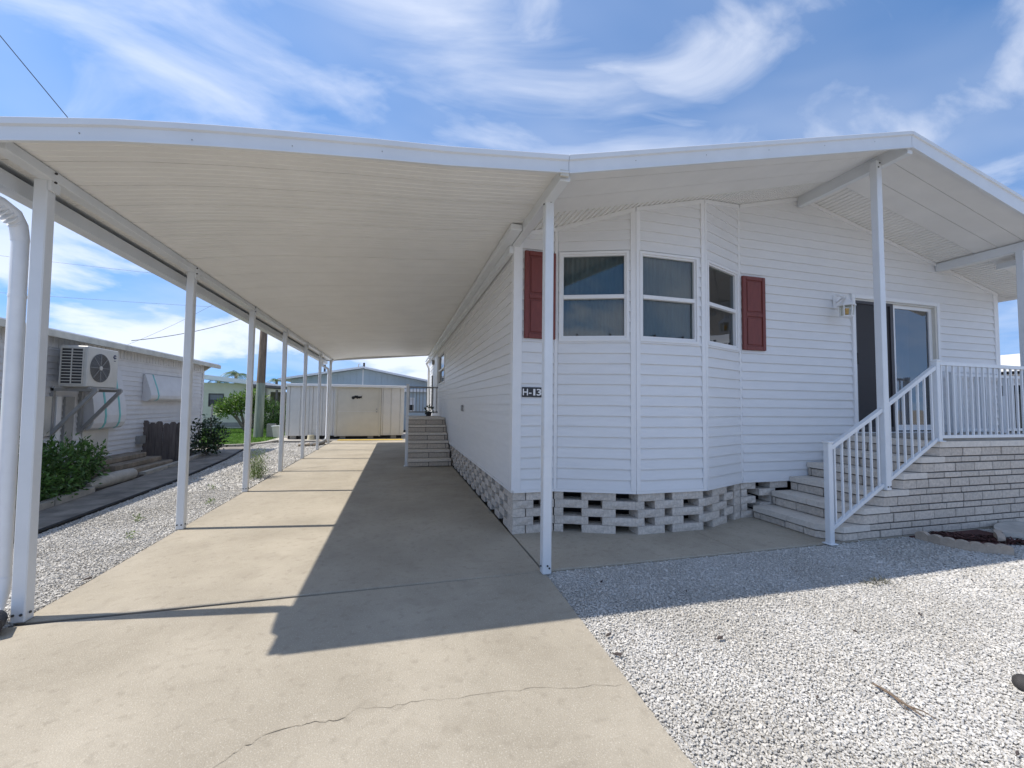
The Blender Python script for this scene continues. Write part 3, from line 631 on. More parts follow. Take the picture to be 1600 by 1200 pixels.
beam('beam', cp, -.005, -1.42, -.02, 3.105, 3.205, .085)
for i in range(7):
    y = -1.01 + 1.975*i
    p = MB().box(-3.466, y, 0.0, -3.392, y+.074, 2.80, bev=.006); p.box(-3.389, y-.001, 2.73, -3.372, y+.075, 2.862)
    for v in p.v: v.x -= (.034, .014, .004)[min(i, 2)]*v.z/2.8
    p = p.build('post', alu, cp)
    if i < 3:
        bolts(p, [(-3.381, y-.001, 2.84), (-3.381, y-.001, 2.78)])
        bolts(p, [(-3.41, y, .05), (-3.45, y, .05)]); bolts(p, [(-3.392, y+.037, .05)], (1, 0, 0))
p = MB().box(-.036, -1.07, 0.0, .04, -.994, 3.15, bev=.006).build('post', alu, cp)
bolts(p, [(.004, -1.07, .07), (.02, -1.07, .05), (.01, -1.07, 3.11)]); bolts(p, [(-.036, -1.03, .06), (-.036, -1.03, 3.1)], (-1, 0, 0))
MB().box(-.06, -1.46, 3.12, .012, -1.437, 3.17, bev=.003).build('beam_end_cap', eavem, cp)
# ------------------------------------------------------------------ downpipes on the carport
dp = thing('downspout', 'white corrugated downspout beside the nearest carport post with black drain elbow', 'downspout', (-3.56, -.92, 0))
mb = MB(); P = [(-3.66, -1.26, 2.70), (-3.66, -1.22, 2.63), (-3.65, -1.14, 2.60), (-3.625, -1.05, 2.59), (-3.61, -.98, 2.56), (-3.60, -.95, 2.50), (-3.595, -.935, 2.40)]
mb.tube(P, .044, 12); mb.tube([(-3.595, -.935, 2.42), (-3.565, -.94, .2)], .041, 12); mb.tube([(-3.589, -.935, 2.05), (-3.589, -.935, 2.03)], .044, 12)
mb.build('pipe', pipew, dp)
mb = MB()
for k in range(9):
    t = k/8; c = Vector(P[2]).lerp(Vector(P[5]), t); d = (Vector(P[5])-Vector(P[2])).normalized(); mb.tube([c, c+d*.006], .0455, 12)
mb.build('elbow_ribs', pipew, dp)
mb = MB(); mb.tube([(-3.566, -.94, .26), (-3.565, -.96, .14), (-3.545, -1.02, .085), (-3.49, -1.09, .062)], .046, 12); mb.build('lower_elbow', pipew, dp)
mb = MB(); mb.tube([(-3.50, -1.07, .06), (-3.44, -1.20, .062)], [.058, .062], 14); mb.build('drain_pipe', black, dp)
d2 = thing('downspout', 'thin white downspout on the farthest carport post near the shed', 'downspout', (-3.46, 10.75, 0))
MB().tube([(-3.68, 10.7, 2.70), (-3.66, 10.7, 2.60), (-3.50, 10.72, 2.5), (-3.47, 10.72, 2.38), (-3.47, 10.72, .25), (-3.49, 10.68, .14), (-3.60, 10.5, .07)], .04, 8).build('pipe', pipew, d2)
MB().tube([(-3.49, 10.68, .14), (-3.58, 10.52, .075), (-3.85, 10.1, .04)], .05, 8).build('drain_pipe', steel, d2)

# ------------------------------------------------------------------ front steps
st = thing('front_steps', 'grey brick entrance steps and landing beneath the sliding glass door', 'steps', (3.1, -1.0, 0))
NX = [3.12 + .295*k for k in range(6)]; ZT = [.155 + .173*k for k in range(6)]; XE = 7.7; YF = -1.0; YB = -.03
core = MB()
for k in range(6):
    z0 = ZT[k-1]-.03 if k else .004; n = NX[k]+.03
    core.prism([(n, YB), (n, YF+.17), (n+.16, YF+.016), (XE, YF+.016), (XE, YB)], z0, ZT[k]-.066 if k < 5 else ZT[k]-.07)
core.build('core', mortar, st)
def bp_(x0, x1, y0, y1, z0, z1, name='brick', m=brick): MB().box(x0, y0, z0, x1, y1, z1, bev=.004).build(name, m, st)
for k in range(6):
    n = NX[k]; zb = (ZT[k-1] if k else .012); zt = ZT[k]-.076
    if k: zb += .008
    # corner brick with the chamfered end
    MB().prism([(n, YF+.30), (n, YF+.17), (n+.16, YF), (n+.36, YF), (n+.36, YF+.07), (n+.20, YF+.07), (n+.07, YF+.21), (n+.07, YF+.30)], zb, zt).build('brick', brick, st)
    y = YF+.312
    for L in ((.33, .27) if k % 2 else (.22, .33)):
        e = min(y+L, YB-.012); bp_(n, n+.07, y, e, zb, zt); y = e+.012
    if y < YB-.03: bp_(n, n+.07, y, YB, zb, zt)
    x = n+.372; first = True
    while x < XE-.05:
        L = min(random.choice((.30, .31, .34)) - (.12 if first and k % 2 else 0), XE-x); first = False
        bp_(x, x+L, YF+random.uniform(-.003, .003), YF+.06, zb, zt); x += L+.014
    # thin course level with the tread stone
    if k < 5:
        x = n+.545
        while x < XE-.05:
            L = min(random.choice((.27, .29, .31)), XE-x); bp_(x, x+L, YF+random.uniform(-.003, .003), YF+.06, ZT[k]-.062, ZT[k]-.006); x += L+.014
    # tread stones: two or three long slabs with the chamfered front one
    xe = n+.535 if k < 5 else XE
    if k < 5:
        MB().prism([(n-.012, -.50), (n-.012, YF+.165), (n+.158, YF-.012), (xe, YF-.006), (xe, YF+.07), (NX[k+1]+.05, YF+.16), (NX[k+1]+.05, -.50)], ZT[k]-.062, ZT[k]).build('tread', capm, st)
        MB().prism([(n-.012, YB), (n-.012, -.506), (NX[k+1]+.05, -.506), (NX[k+1]+.05, YB)], ZT[k]-.062, ZT[k]).build('tread', capm, st)
    else:
        MB().prism([(n-.012, YB), (n-.012, YF+.165), (n+.158, YF-.014), (5.6, YF-.014), (5.6, YB)], ZT[k]-.066, ZT[k]).build('landing_slab', capm, st)
        MB().prism([(5.606, YB), (5.606, YF-.014), (XE+.01, YF-.014), (XE+.01, YB)], ZT[k]-.066, ZT[k]).build('landing_slab', capm, st)
        MB().box(n+.25, YF+.02, ZT[k], XE, YB, ZT[k]+.03).build('landing_mat', concd, st)
# ------------------------------------------------------------------ railings
def rail_run(t, a, b, zt, zb, n, m=alu):
    """a,b: plan points; zt/zb: (z at a, z at b) of top and bottom rail"""
    a = Vector(a+(0,)); b = Vector(b+(0,)); up = Vector((0, 0, 1))
    MB().bar(a+up*zt[0], b+up*zt[1], .045, .04).build('top_rail', m, t); MB().bar(a+up*zb[0], b+up*zb[1], .035, .035).build('bottom_rail', m, t)
    for i in range(n):
        q = (i+.5)/n if n > 1 else .5; c = a.lerp(b, q); z0 = zb[0]+(zb[1]-zb[0])*q; z1 = zt[0]+(zt[1]-zt[0])*q
        MB().box(c.x-.009, c.y-.009, z0, c.x+.009, c.y+.009, z1).build('baluster', m, t)
def rpost(t, x, y, z0, z1, w=.058, cap=True, m=alu, flange=True):
    mb = MB(); mb.box(x-w/2, y-w/2, z0, x+w/2, y+w/2, z1, bev=.004)
    if cap: mb.box(x-w/2-.007, y-w/2-.007, z1-.012, x+w/2+.007, y+w/2+.007, z1+.012, bev=.006)
    if flange: mb.box(x-w*.85, y-w*.85, z0, x+w*.85, y+w*.85, z0+.012, bev=.003)
    return mb.build('post', m, t)
rl = thing('stair_railing', 'white sloping stair railing on the front brick steps', 'railing', (3.065, -1.03, 0))
rpost(rl, 3.065, -1.03, .006, 1.035); rpost(rl, 4.745, -1.0, 1.02, 1.945)
rail_run(rl, (3.095, -1.03), (3.862, -1.0), (.98, 1.37), (.165, .565), 7); rail_run(rl, (3.938, -1.0), (4.716, -1.0), (1.42, 1.865), (.61, 1.045), 7)
r2 = thing('landing_railing', 'white level railing along the front edge of the entrance landing', 'railing', (4.78, -1.0, 1.02))
rail_run(r2, (4.775, -1.0), (6.56, -.985), (1.915, 1.915), (1.075, 1.075), 17); rail_run(r2, (6.64, -.985), (7.6, -.985), (1.915, 1.915), (1.075, 1.075), 9); rpost(r2, 7.63, -.985, 1.02, 1.945)
r3 = thing('landing_railing', 'white railing behind the entrance landing, close to the wall right of the door', 'railing', (6.7, -.12, 1.02))
rail_run(r3, (6.68, -.12), (8.6, -.12), (1.90, 1.90), (1.09, 1.09), 18); rpost(r3, 6.66, -.12, 1.02, 1.93); 
MB().tube([(7.66, -.17, 1.03), (7.66, -.17, 1.60)], .03, 10).build('white_tube', pipew, None, (7.66, -.17, 1.03), label='short upright white pipe on the landing behind the railing by the house corner', cat='pipe')
# ------------------------------------------------------------------ side steps
ss = thing('side_steps', 'grey brick steps up to the side door halfway along the driveway', 'steps', (-.5, 5.05, 0))
NY = [5.05 + .30*k for k in range(6)]; core = MB()
for k in range(6):
    core.box(-.955, NY[k]+.02, (ZT[k-1]-.02 if k else .004), -.03, 8.4, ZT[k]-.052)
core.build('core', mortar, ss)
for k in range(6):
    zb = (ZT[k-1]+.008 if k else .012); zt = ZT[k]-.062; x = -.97
    for L in ((.46, .40, .06) if k % 2 else (.44, .42, .06)):
        MB().box(x, NY[k], zb, min(x+L, -.03), NY[k]+.07, zt, bev=.004).build('brick', brick, ss); x += L+.012
    y = NY[k]+.08
    while y < 8.1: MB().box(-.972+random.uniform(-.002, .002), y, zb, -.91, y+.3, zt, bev=.004).build('brick', brick, ss); y += .312
    MB().box(-.985, NY[k]-.012, ZT[k]-.05, -.03, (NY[k+1]+.05 if k < 5 else 8.4), ZT[k], bev=.005).build('tread' if k < 5 else 'landing_slab', capm, ss)
sr = thing('side_stair_railing', 'thin grey white railing on the side steps by the driveway', 'railing', (-.96, 5.22, 0))
rpost(sr, -1.0, 5.22, .0, 1.80, .06); rail_run(sr, (-.93, 8.3), (-.06, 8.3), (1.86, 1.86), (1.13, 1.13), 9, steel); rpost(sr, -.95, 8.3, 1.02, 1.9, .04, False, steel, False)
MB().bar((-1.0, 5.25, 1.02), (-.98, 6.6, 1.85), .03, .035).build('top_rail', alu, sr) if False else None
MB().bar((-.97, 6.6, 1.86), (-.95, 8.3, 1.86), .03, .03).build('top_rail', steel, sr)
bl = thing('potted_plant', 'small dark potted plant on the side landing against the wall', 'plant', (-.35, 7.9, 1.02))
MB().tube([(-.35, 7.9, 1.02), (-.35, 7.9, 1.14)], [.07, .09], 10).build('pot', rockm, bl); foliage('foliage', [(-.35, 7.9, 1.2, .12, .12, .09)], 60, .09, leafb, bl)

# ------------------------------------------------------------------ number sign, lantern
def text_mesh(body, size, depth):
    cu = D.curves.new('txt', 'FONT'); cu.body = body; cu.size = size; cu.extrude = depth; cu.offset = size*.016; o = D.objects.new('txt', cu); COL.objects.link(o)
    bpy.context.view_layer.update(); me = D.meshes.new_from_object(o.evaluated_get(bpy.context.evaluated_depsgraph_get())); D.objects.remove(o); D.curves.remove(cu); return me
sg = thing('house_number_sign', 'black house number sign reading H-13 in white beside the house corner', 'sign', (.195, -.02, 1.52))
MB().box(.082, .019, 1.465, .31, .028, 1.572, F0, .002).build('plate', signm, sg)
for ch, u, w in (('H', .090, .058), ('-', .158, .030), ('1', .208, .024), ('3', .247, .053)):
    me = text_mesh(ch, .100, .0012); me.name = 'letter'; me.materials.clear(); me.materials.append(signw)
    c = np.array([v.co for v in me.vertices]); wx = c[:, 0].max()-c[:, 0].min(); c[:, 0] = (c[:, 0]-c[:, 0].min())*w/wx; me.vertices.foreach_set('co', c.astype(np.float32).ravel()); me.update()
    o = D.objects.new('letter', me); COL.objects.link(o); o.parent = sg; WL[o.name] = Vector((u, -.03, 1.484)); o.location = Vector((u, -.0298, 1.484))-wl(sg); o.rotation_euler = (R(90), 0, 0)
ln_ = thing('wall_lantern', 'white carriage style wall lantern with amber glass left of the sliding door', 'lantern', (4.58, 0, 2.84))
MB().box(4.52, .012, 2.75, 4.67, .03, 2.93, F0, .006).build('backplate', trim, ln_)
mb = MB(); pts = []
for k in range(13):
    t = k/12*4.4; r_ = .065-.003*k; pts.append((4.56+.03*k/12, -.05-.10*k/12 - .05*math.sin(t), 2.86+r_*math.cos(t)))
mb.tube(pts, .011, 8); mb.tube([(4.585, -.03, 2.84), (4.55, -.12, 2.87), (4.52, -.19, 2.85)], .012, 8); mb.build('scroll_arm', trim, ln_)
lx, ly = 4.52, -.20
def frust(z0, r0, z1, r1, n=6): return [Vector((lx+r*math.cos(k*6.283/n+.3), ly+r*math.sin(k*6.283/n+.3), z)) for z, r in ((z0, r0), (z1, r1)) for k in range(n)]
def fadd(mb, z0, r0, z1, r1, n=6): mb.add(frust(z0, r0, z1, r1, n), [tuple(range(n))[::-1], tuple(range(n, 2*n))]+[(i, (i+1) % n, n+(i+1) % n, n+i) for i in range(n)])
mb = MB(); fadd(mb, 2.745, .105, 2.765, .10); fadd(mb, 2.765, .10, 2.83, .03); fadd(mb, 2.83, .02, 2.90, .006); mb.build('cap', trim, ln_)
mb = MB(); fadd(mb, 2.595, .075, 2.612, .082); mb.build('base_ring', trim, ln_)
mb = MB()
for k in range(6):
    a = k*6.283/6+.3; mb.tube([(lx+.075*math.cos(a), ly+.075*math.sin(a), 2.60), (lx+.088*math.cos(a), ly+.088*math.sin(a), 2.75)], .007, 6)
mb.build('cage', trim, ln_)
mb = MB(); fadd(mb, 2.613, .070, 2.744, .083); mb.build('glass', glass('lantern glass', (.85, .85, .8), 1.45), ln_)
mb = MB(); fadd(mb, 2.63, .02, 2.71, .026, 8); mb.build('bulb', amber, ln_)

# ------------------------------------------------------------------ mulch bed with scalloped edging, paver, litter
n = 900; a = rng.uniform(0, 6.283, n); r_ = np.sqrt(rng.uniform(0, 1, n)); u = r_*np.cos(a)*.56; v = r_*np.sin(a)*.27
MP = np.c_[4.75+u*.86-v*.5, -1.15-.06+(-u*.5-v*.86)*1.0+.05, .0+rng.uniform(0, .03, n)]
MP[:, 1] = -1.2 + (-(u*.5) + v*.86)
MP = MP[MP[:, 1] < -1.02]
V0 = np.array([[-1, -.25, 0], [1, -.3, .1], [1, .25, .15], [-1, .3, 0], [-.9, 0, -.3], [.9, 0, -.25]]); F0_ = np.array([[0, 1, 2], [0, 2, 3], [0, 4, 1], [1, 4, 5], [1, 5, 2], [2, 5, 3], [3, 5, 4], [3, 4, 0]])
k = len(MP); ang = rng.uniform(0, 6.283, k); sc = rng.uniform(.012, .03, k); VV = V0[None]*sc[:, None, None]; c_, s_ = np.cos(ang)[:, None], np.sin(ang)[:, None]
VV = np.stack([VV[..., 0]*c_-VV[..., 1]*s_, VV[..., 0]*s_+VV[..., 1]*c_, VV[..., 2]+VV[..., 0]*rng.normal(0, .3, k)[:, None]], -1)+MP[:, None]
tag(link('mulch', npmesh('mulch', VV.reshape(-1, 3), (F0_[None]+np.arange(k)[:, None, None]*6).reshape(-1, 3), mulchm)), 'dark red brown bark mulch in the small scalloped bed by the steps', 'mulch', None, 'stuff')
mb = MB(); mb.prism([(4.2, -1.02), (4.25, -1.35), (4.4, -1.5), (4.7, -1.55), (5.05, -1.4), (5.3, -1.2), (5.3, -1.02)], -.03, .006); mb.build('mulch_soil', mulchm, None, (0, 0, 0), kind='structure')
def scallop(x, y, rz, w, label):
    mb = MB(); P = [(-w/2, -.04), (-w/2, .045)] + [(-w/2*math.cos(t), .045+.04*math.sin(t)) for t in [.3, .7, 1.1, 1.57, 2.04, 2.44, 2.84]] + [(w/2, .045), (w/2, -.04)]
    f = Fr((0, 0), (1, 0)); mb.prism(P, -.028, .028, 1, f); me = mb.mesh('edging_stone', edgem); o = link('edging_stone', me, None, (x, y, 0), rz)
    return tag(o, label, 'edging', 'scalloped stones edging the mulch bed')
SC = [(4.23, -1.13), (4.225, -1.245), (4.235, -1.34), (4.27, -1.43), (4.33, -1.51), (4.41, -1.575), (4.50, -1.62)]
ords = ['nearest the brick steps, at the left end of the mulch bed', 'second from the brick steps along the mulch bed', 'third from the brick steps along the mulch bed', 'in the middle of the row in front of the mulch', 'fifth from the brick steps along the mulch bed', 'last but one at the right end of the row', 'at the right end of the row']
for i, (x, y) in enumerate(SC):
    q = SC[min(i+1, 6)]; p0 = SC[max(i-1, 0)]; scallop(x, y, math.atan2(q[1]-p0[1], q[0]-p0[0]), .115, 'scalloped edging stone '+ords[i])
scallop(4.98, -1.36, R(35), .2, 'broken tan edging stone lying on the back of the mulch'); scallop(5.12, -1.28, R(25), .14, 'rounded edging stone behind the mulch next to the flat paver')
mb = MB(); mb.prism([(5.0+.0+.42*math.cos(t)*(1+.08*math.sin(3*t)), .16*math.sin(t)) for t in np.linspace(0, 6.283, 18)[:-1]], .0, .05); me = mb.mesh('stepping_stone', kerbm, (5.0, 0, 0))
tag(link('stepping_stone', me, None, (5.62, -1.2, .01), R(15)), 'flat pale stepping stone leaning at the right end of the mulch bed', 'stone')
def rock(name, x, y, z, s, m, label, cat):
    V0, F = icosa(); V = V0*np.array(s)*(1+rng.uniform(-.12, .12, (len(V0), 1))); o = link(name, npmesh(name, V, F, m, True), None, (x, y, z)); return tag(o, label, cat)
mb = MB(); mb.tube([(1.845, -2.945, .0), (1.845, -2.945, .01), (1.845, -2.945, .035), (1.845, -2.945, .055), (1.845, -2.945, .06)], [.04, .045, .045, .03, .008], 16)
mb.build('dark_stone', rockm, None, (1.83, -2.93, 0), label='dark grey rounded object on the gravel cut by the right edge', cat='object')
def litter(x, y, L, rz, label):
    w = L*.32; V = [(-L/2, 0, .004), (-.1*L, w/2, .012), (.3*L, w/2.5, .006), (L/2, .05*w, .014), (.2*L, -w/2, .005), (-.2*L, -w/2.2, .010)]
    mb = MB().add(V+[(p[0], p[1], p[2]-.002) for p in V], [tuple(range(6)), tuple(range(6, 12))[::-1]]+[(i, 6+i, 6+(i+1) % 6, (i+1) % 6) for i in range(6)])
    tag(link('fallen_leaf', mb.mesh('fallen_leaf', leafd), None, (x, y, .006), rz), label, 'leaf', 'dead leaves on the gravel')
for q in ((.045, -2.02, .05, .3, 'dark dead leaf on the gravel beside the driveway edge, just outside the shade'), (.0, -2.21, .06, -.5, 'dark curled dead leaf right against the driveway edge'), (.675, -2.21, .055, .1, 'largest dark dead leaf lying alone on the sunlit gravel'),
          (.36, -1.32, .035, .4, 'short dark twig like leaf on the shaded gravel near the patio'), (.31, -2.3, .022, 1, 'tiny dark leaf scrap on sunlit gravel left of the largest leaf'), (1.22, -3.2, .03, .2, 'dark leaf scrap near the bottom right corner'),
          (-4.0, -.2, .04, .5, 'brown leaf on the left gravel strip between the first two posts'), (-3.46, -.35, .07, .9, 'brown leaf at the driveway edge behind the first carport post')): litter(*q)
tw = thing('twig', 'dry brown forked twig lying on the sunlit gravel at lower right', 'twig', (1.1, -2.85, .01))
MB().tube([(1.12, -2.74, .012), (1.11, -2.82, .018), (1.10, -2.90, .014), (1.085, -2.97, .016)], [.005, .007, .005, .002], 5).build('stem', bark, tw)
MB().tube([(1.11, -2.82, .016), (1.085, -2.87, .02), (1.07, -2.92, .012)], [.004, .003, .0015], 5).build('fork', bark, tw)
MB().tube([(1.10, -2.90, .015), (1.12, -2.95, .02), (1.13, -2.99, .012)], [.004, .003, .0015], 5).build('fork', bark, tw)

t = thing('small_weed', 'grey green dead weed patch on the shaded gravel near the shadow edge', 'weed', (2.5, -1.84, 0), 'small weeds in the gravel'); foliage('leaves', [(2.5, -1.84, .012, .16, .05, .02)], 130, .03, mat('dead weed', (0.10, 0.10, 0.07), .9, .3, 20), t, .05, aspect=5)
for q in ((.9, -1.62, .03, .8, 'small brown leaf on the shaded gravel, right of the driveway corner'), (1.55, -2.35, .03, 2.1, 'small brown leaf on sunlit gravel right of the largest leaf'), (2.2, -2.3, .035, 1.2, 'brown leaf on sunlit gravel toward the right edge'), (.75, -2.75, .025, .4, 'tiny brown leaf on sunlit gravel above the twig'), (3.3, -2.0, .03, .9, 'brown leaf on the far right sunlit gravel')): litter(*q)
# ------------------------------------------------------------------ left neighbour
nb = thing('neighbour_home', 'old white sided mobile home in shade left of the carport with teal striped awnings', 'house', (-6.55, 3, 0))
NW = -6.55; FN = Fr((NW, -3), (NW, 9.35)); u_ = lambda y: y+3
siding(nb, FN, 0, 12.3, .30, 2.28, .098, oldwhite, (), (), .018)
wallcore(nb, FN, 0, 12.35, .05, 2.45, .1, oldwhite)
MB().box(-11.5, -3, .05, NW-.1, 9.33, 2.4).build('body', oldwhite, nb)
mb = MB(); mb.box(u_(-3), .014, 2.20, u_(9.35), .03, 2.42, FN)
for k in range(110): mb.box(k*.112, .03, 2.20, k*.112+.05, .038, 2.40, FN)
mb.build('frieze', oldwhite, nb)
skin('roof', [(-6.30, -3.2, 2.40), (-6.30, 9.75, 2.40), (-9.2, 9.75, 2.95), (-9.2, -3.2, 2.95)], .05, roofw, nb)
MB().box(-6.33, -3.2, 2.33, -6.27, 9.78, 2.425).build('eave_board', eavem, nb)
MB().box(NW, -3.0, 2.36, -6.33, 9.6, 2.375).build('eave_soffit', eavem, nb)
MB().prism([(NW, 2.2), (-6.35, 2.36), (NW, 2.36)], 9.32, 9.40, 1).build('eave_bracket', eavem, nb)
MB().box(u_(9.27), .0, .3, u_(9.37), .025, 2.3, FN).build('corner_trim', oldwhite, nb)
def awning(y0, y1, z0, z1, stripes, label):
    h = z1-z0; pr = [(.02, z1), (.05, z1+.01), (.10, z1-.25*h), (.155, z1-.55*h), (.185, z0+.22*h), (.175, z0+.10*h), (.14, z0+.03*h), (.09, z0), (.04, z0+.01*h), (.02, z0+.05*h)]
    n = len(pr)
    def strip(a, b, off): return MB().prism([(d+off, z) for d, z in pr], a, b, 0, FN)
    aw = strip(u_(y0), u_(y1), 0).build('awning', oldwhite, nb, label=label)
    for s0 in stripes: strip(u_(s0), u_(s0)+.05, .004).build('stripe', teal, aw)
    return aw
awning(4.72, 5.62, .84, 1.98, (5.0, 5.40), 'tall white awning with two teal stripes beneath the air conditioner'); awning(6.45, 8.3, 1.36, 1.94, (6.72,), 'wide white awning with one teal stripe')
MB().box(u_(4.72), .012, .36, u_(5.4), .03, .83, FN).build('access_panel', acm, nb)
MB().box(u_(3.72), .012, .80, u_(4.0), .05, 1.42, FN).build('meter_panel', acm, nb)
MB().box(u_(4.06), .012, .55, u_(4.16), .06, 1.42, FN).build('pipe_cover', trim, nb)
mb = MB(); mb.box(u_(4.26), .012, .6, u_(4.46), .05, 1.42, FN); mb.build('meter_panel', steel, nb)
MB().box(u_(6.3), .012, .45, u_(6.5), .1, .62, FN).build('hose_box', steel, nb)
# air conditioner on its brackets
ac = thing('air_conditioner', 'beige outdoor air conditioner unit with round fan grille mounted high on neighbour wall', 'air conditioner', (-6.2, 4.2, 1.55))
x0, x1, y0, y1, z0, z1 = -6.36, -6.0, 3.84, 4.605, 1.58, 2.235
MB().box(x0, y0+.012, z0, x1, y1, z1, bev=.012).build('casing', acm, ac)
MB().box(x0+.03, y0+.006, z0+.05, x1-.06, y0+.012, z1-.05).build('coil', acdark, ac)
mb = MB()
for k in range(13): z = z0+.045+k*(z1-z0-.09)/12; mb.box(x0+.02, y0-.004, z-.006, x1-.05, y0+.006, z+.006)
for xx in (x0+.02, (x0+x1)/2-.02, x1-.055): mb.box(xx-.006, y0-.006, z0+.04, xx+.006, y0+.007, z1-.04)
mb.build('side_louvre', acm, ac)
fc = Vector((x1, 4.145, 1.90)); Rr = .235
MB().disc(fc+Vector((.001, 0, 0)), (1, 0, 0), Rr, .003, 28).build('fan_opening', mat('fan dark', (.10, .10, .10), .6, .1), ac)
mb = MB()
for rr in np.linspace(.05, Rr, 9):
    mb.tube([fc+Vector((.008, rr*math.cos(t), rr*math.sin(t))) for t in np.linspace(0, 6.2832, 29)], .003, 4, False)
for k in range(8): a = k*math.pi/4; mb.bar(fc+Vector((.010, 0, 0)), fc+Vector((.010, Rr*math.cos(a), Rr*math.sin(a))), .010, .006, (1, 0, 0))
mb.build('fan_grille', acgrille, ac)
MB().disc(fc+Vector((.008, 0, 0)), (1, 0, 0), .035, .01, 14).build('fan_hub', acm, ac)
mb = MB(); lc = Vector((x1+.001, 4.50, 2.12)); mb.tube([lc+Vector((.001, .028*math.cos(t), .028*math.sin(t))) for t in np.linspace(.6, 5.9, 20)], .009, 5); mb.box(x1, 4.50, 2.105, x1+.003, 4.525, 2.118); mb.build('logo', mat('navy print', (.03, .035, .09), .5), ac)
MB().box(x1, 4.48, 2.045, x1+.002, 4.53, 2.058).build('name_plate', mat('navy print', (.03, .035, .09), .5), ac)
br = thing('ac_bracket', 'pair of grey steel wall brackets carrying the air conditioner', 'bracket', (-6.5, 4.3, .8))
for y in (4.0, 4.62):
    mb = MB(); mb.bar((NW+.02, y, 1.535), (-5.93, y, 1.535), .045, .05); mb.bar((NW+.035, y, .78), (NW+.035, y, 1.56), .045, .05, (1, 0, 0)); mb.bar((NW+.04, y, .82), (-5.96, y, 1.52), .04, .05); mb.build('bracket_arm', steel, br)
MB().bar((-6.0, 3.9, 1.562), (-6.0, 4.7, 1.562), .04, .03).build('cross_bar', steel, br); MB().bar((-6.32, 3.7, 1.562), (-6.32, 4.7, 1.562), .04, .03).build('cross_bar', steel, br)
# fence between the home and the path
fe = thing('wooden_fence', 'short weathered dark board fence standing by the neighbour wall', 'fence', (-6.2, 6.6, 0))
x = -6.56
for k in range(6):
    w = .118; h = .92+random.uniform(-.02, .02)-(.03 if k % 2 else 0)
    MB().prism([(x, .05), (x+w, .05), (x+w+random.uniform(-.004, .004), h-.04), (x+w-.03, h), (x+.03, h), (x+random.uniform(-.004, .004), h-.04)], 6.58+random.uniform(-.008, .008), 6.605, 1).build('board', wood, fe); x += w+.008
MB().box(-6.55, 6.606, .3, -5.8, 6.63, .38).build('rail', wood, fe); MB().box(-6.55, 6.606, .7, -5.8, 6.63, .78).build('rail', wood, fe)
ns = thing('concrete_steps', 'low stained concrete slab steps beneath the striped awning', 'steps', (-6.2, 5.4, 0))
for k, (xa, xb, ya, yb, za, zb) in enumerate(((-6.53, -5.86, 4.6, 6.35, .01, .11), (-6.53, -6.0, 4.7, 6.2, .115, .21), (-6.53, -6.2, 4.75, 6.05, .215, .31))): MB().box(xa, ya, za, xb, yb, zb, bev=.012).build('step', brownstep, ns)
# border kerbs along the path
kp = [(-5.40, -1.2), (-5.42, .2), (-5.46, 1.5), (-5.52, 2.5), (-5.60, 3.4)]
names = ['nearest pale kerb stone by the footpath, mostly behind the first post', 'second kerb stone along the hedge', 'kerb stone in front of the near half of the hedge', 'kerb stone in front of the far half of the hedge']
for i in range(4):
    a, b = Vector(kp[i]+(0,)), Vector(kp[i+1]+(0,)); d = (b-a).normalized()*.012
    mb = MB(); mb.bar(a+d+Vector((0, 0, .03)), b-d+Vector((0, 0, .03)), .11, .09); tag(link('kerb_stone', mb.mesh('kerb_stone', kerbm, a), None, a), names[i], 'kerb', 'kerb stones along the footpath')
mb = MB(); mb.tube([(-5.66, 3.45, .06), (-5.68, 3.7, .08), (-5.70, 4.2, .085), (-5.72, 4.6, .08), (-5.73, 4.75, .06)], [.05, .10, .11, .10, .04], 10); mb.build('border_stone', kerbm, None, (-5.7, 4.1, 0), label='long rounded pale stone lying beside the path right of the hedge', cat='stone')
for i, (a, b) in enumerate((((-5.72, 4.95), (-5.76, 5.8)), ((-5.76, 5.85), (-5.82, 6.65)), ((-5.83, 6.75), (-5.98, 7.9)), ((-5.99, 7.95), (-6.12, 9.0)))):
    mb = MB(); mb.bar((a[0], a[1], .02), (b[0], b[1], .02), .10, .07); mb.build('kerb_stone', kerbm, None, (a[0], a[1], 0), label=('kerb stone in front of the low concrete steps', 'kerb stone at the foot of the wooden fence', 'kerb stone between fence and dark shrub', 'farthest kerb stone under the dark shrub')[i], cat='kerb', group='kerb stones along the footpath')
mb = MB(); kp2 = [(-8.5, 10.22), (-6.4, 10.32), (-5.85, 10.55), (-5.52, 11.1), (-5.27, 12.0)]
for a, b in zip(kp2, kp2[1:]): mb.bar((a[0], a[1], .0), (b[0], b[1], .0), .14, .10)
mb.build('lawn_kerb', kerbm, None, (-6, 10.5, 0), label='curved pale concrete kerb round the lawn corner', cat='kerb')
# hedge bush, dark shrub
b1 = thing('hedge_bush', 'dense green leafy bush in front of neighbour wall behind the first post', 'bush', (-5.9, 3.0, 0))
foliage('foliage', [(-5.95, 2.35, .38, .42, .42, .40), (-5.9, 2.9, .42, .42, .42, .40), (-5.9, 3.4, .42, .38, .42, .38), (-5.95, 1.8, .36, .42, .45, .38), (-5.85, 3.72, .42, .25, .24, .30), (-5.75, 2.6, .2, .35, .8, .22), (-5.9, 2.55, .72, .2, .15, .16), (-6.0, 1.2, .34, .4, .4, .36)], 8500, .08, leafa, b1, .25)
branches('stems', (-5.95, 2.8, 0), [(-5.9, 2.3, .6), (-5.9, 2.9, .7), (-5.85, 3.5, .6), (-6, 1.8, .5)], .02, barkg, b1)
b2 = thing('dark_shrub', 'dark glossy shrub at the far corner of the neighbour home', 'shrub', (-5.9, 8.1, 0))
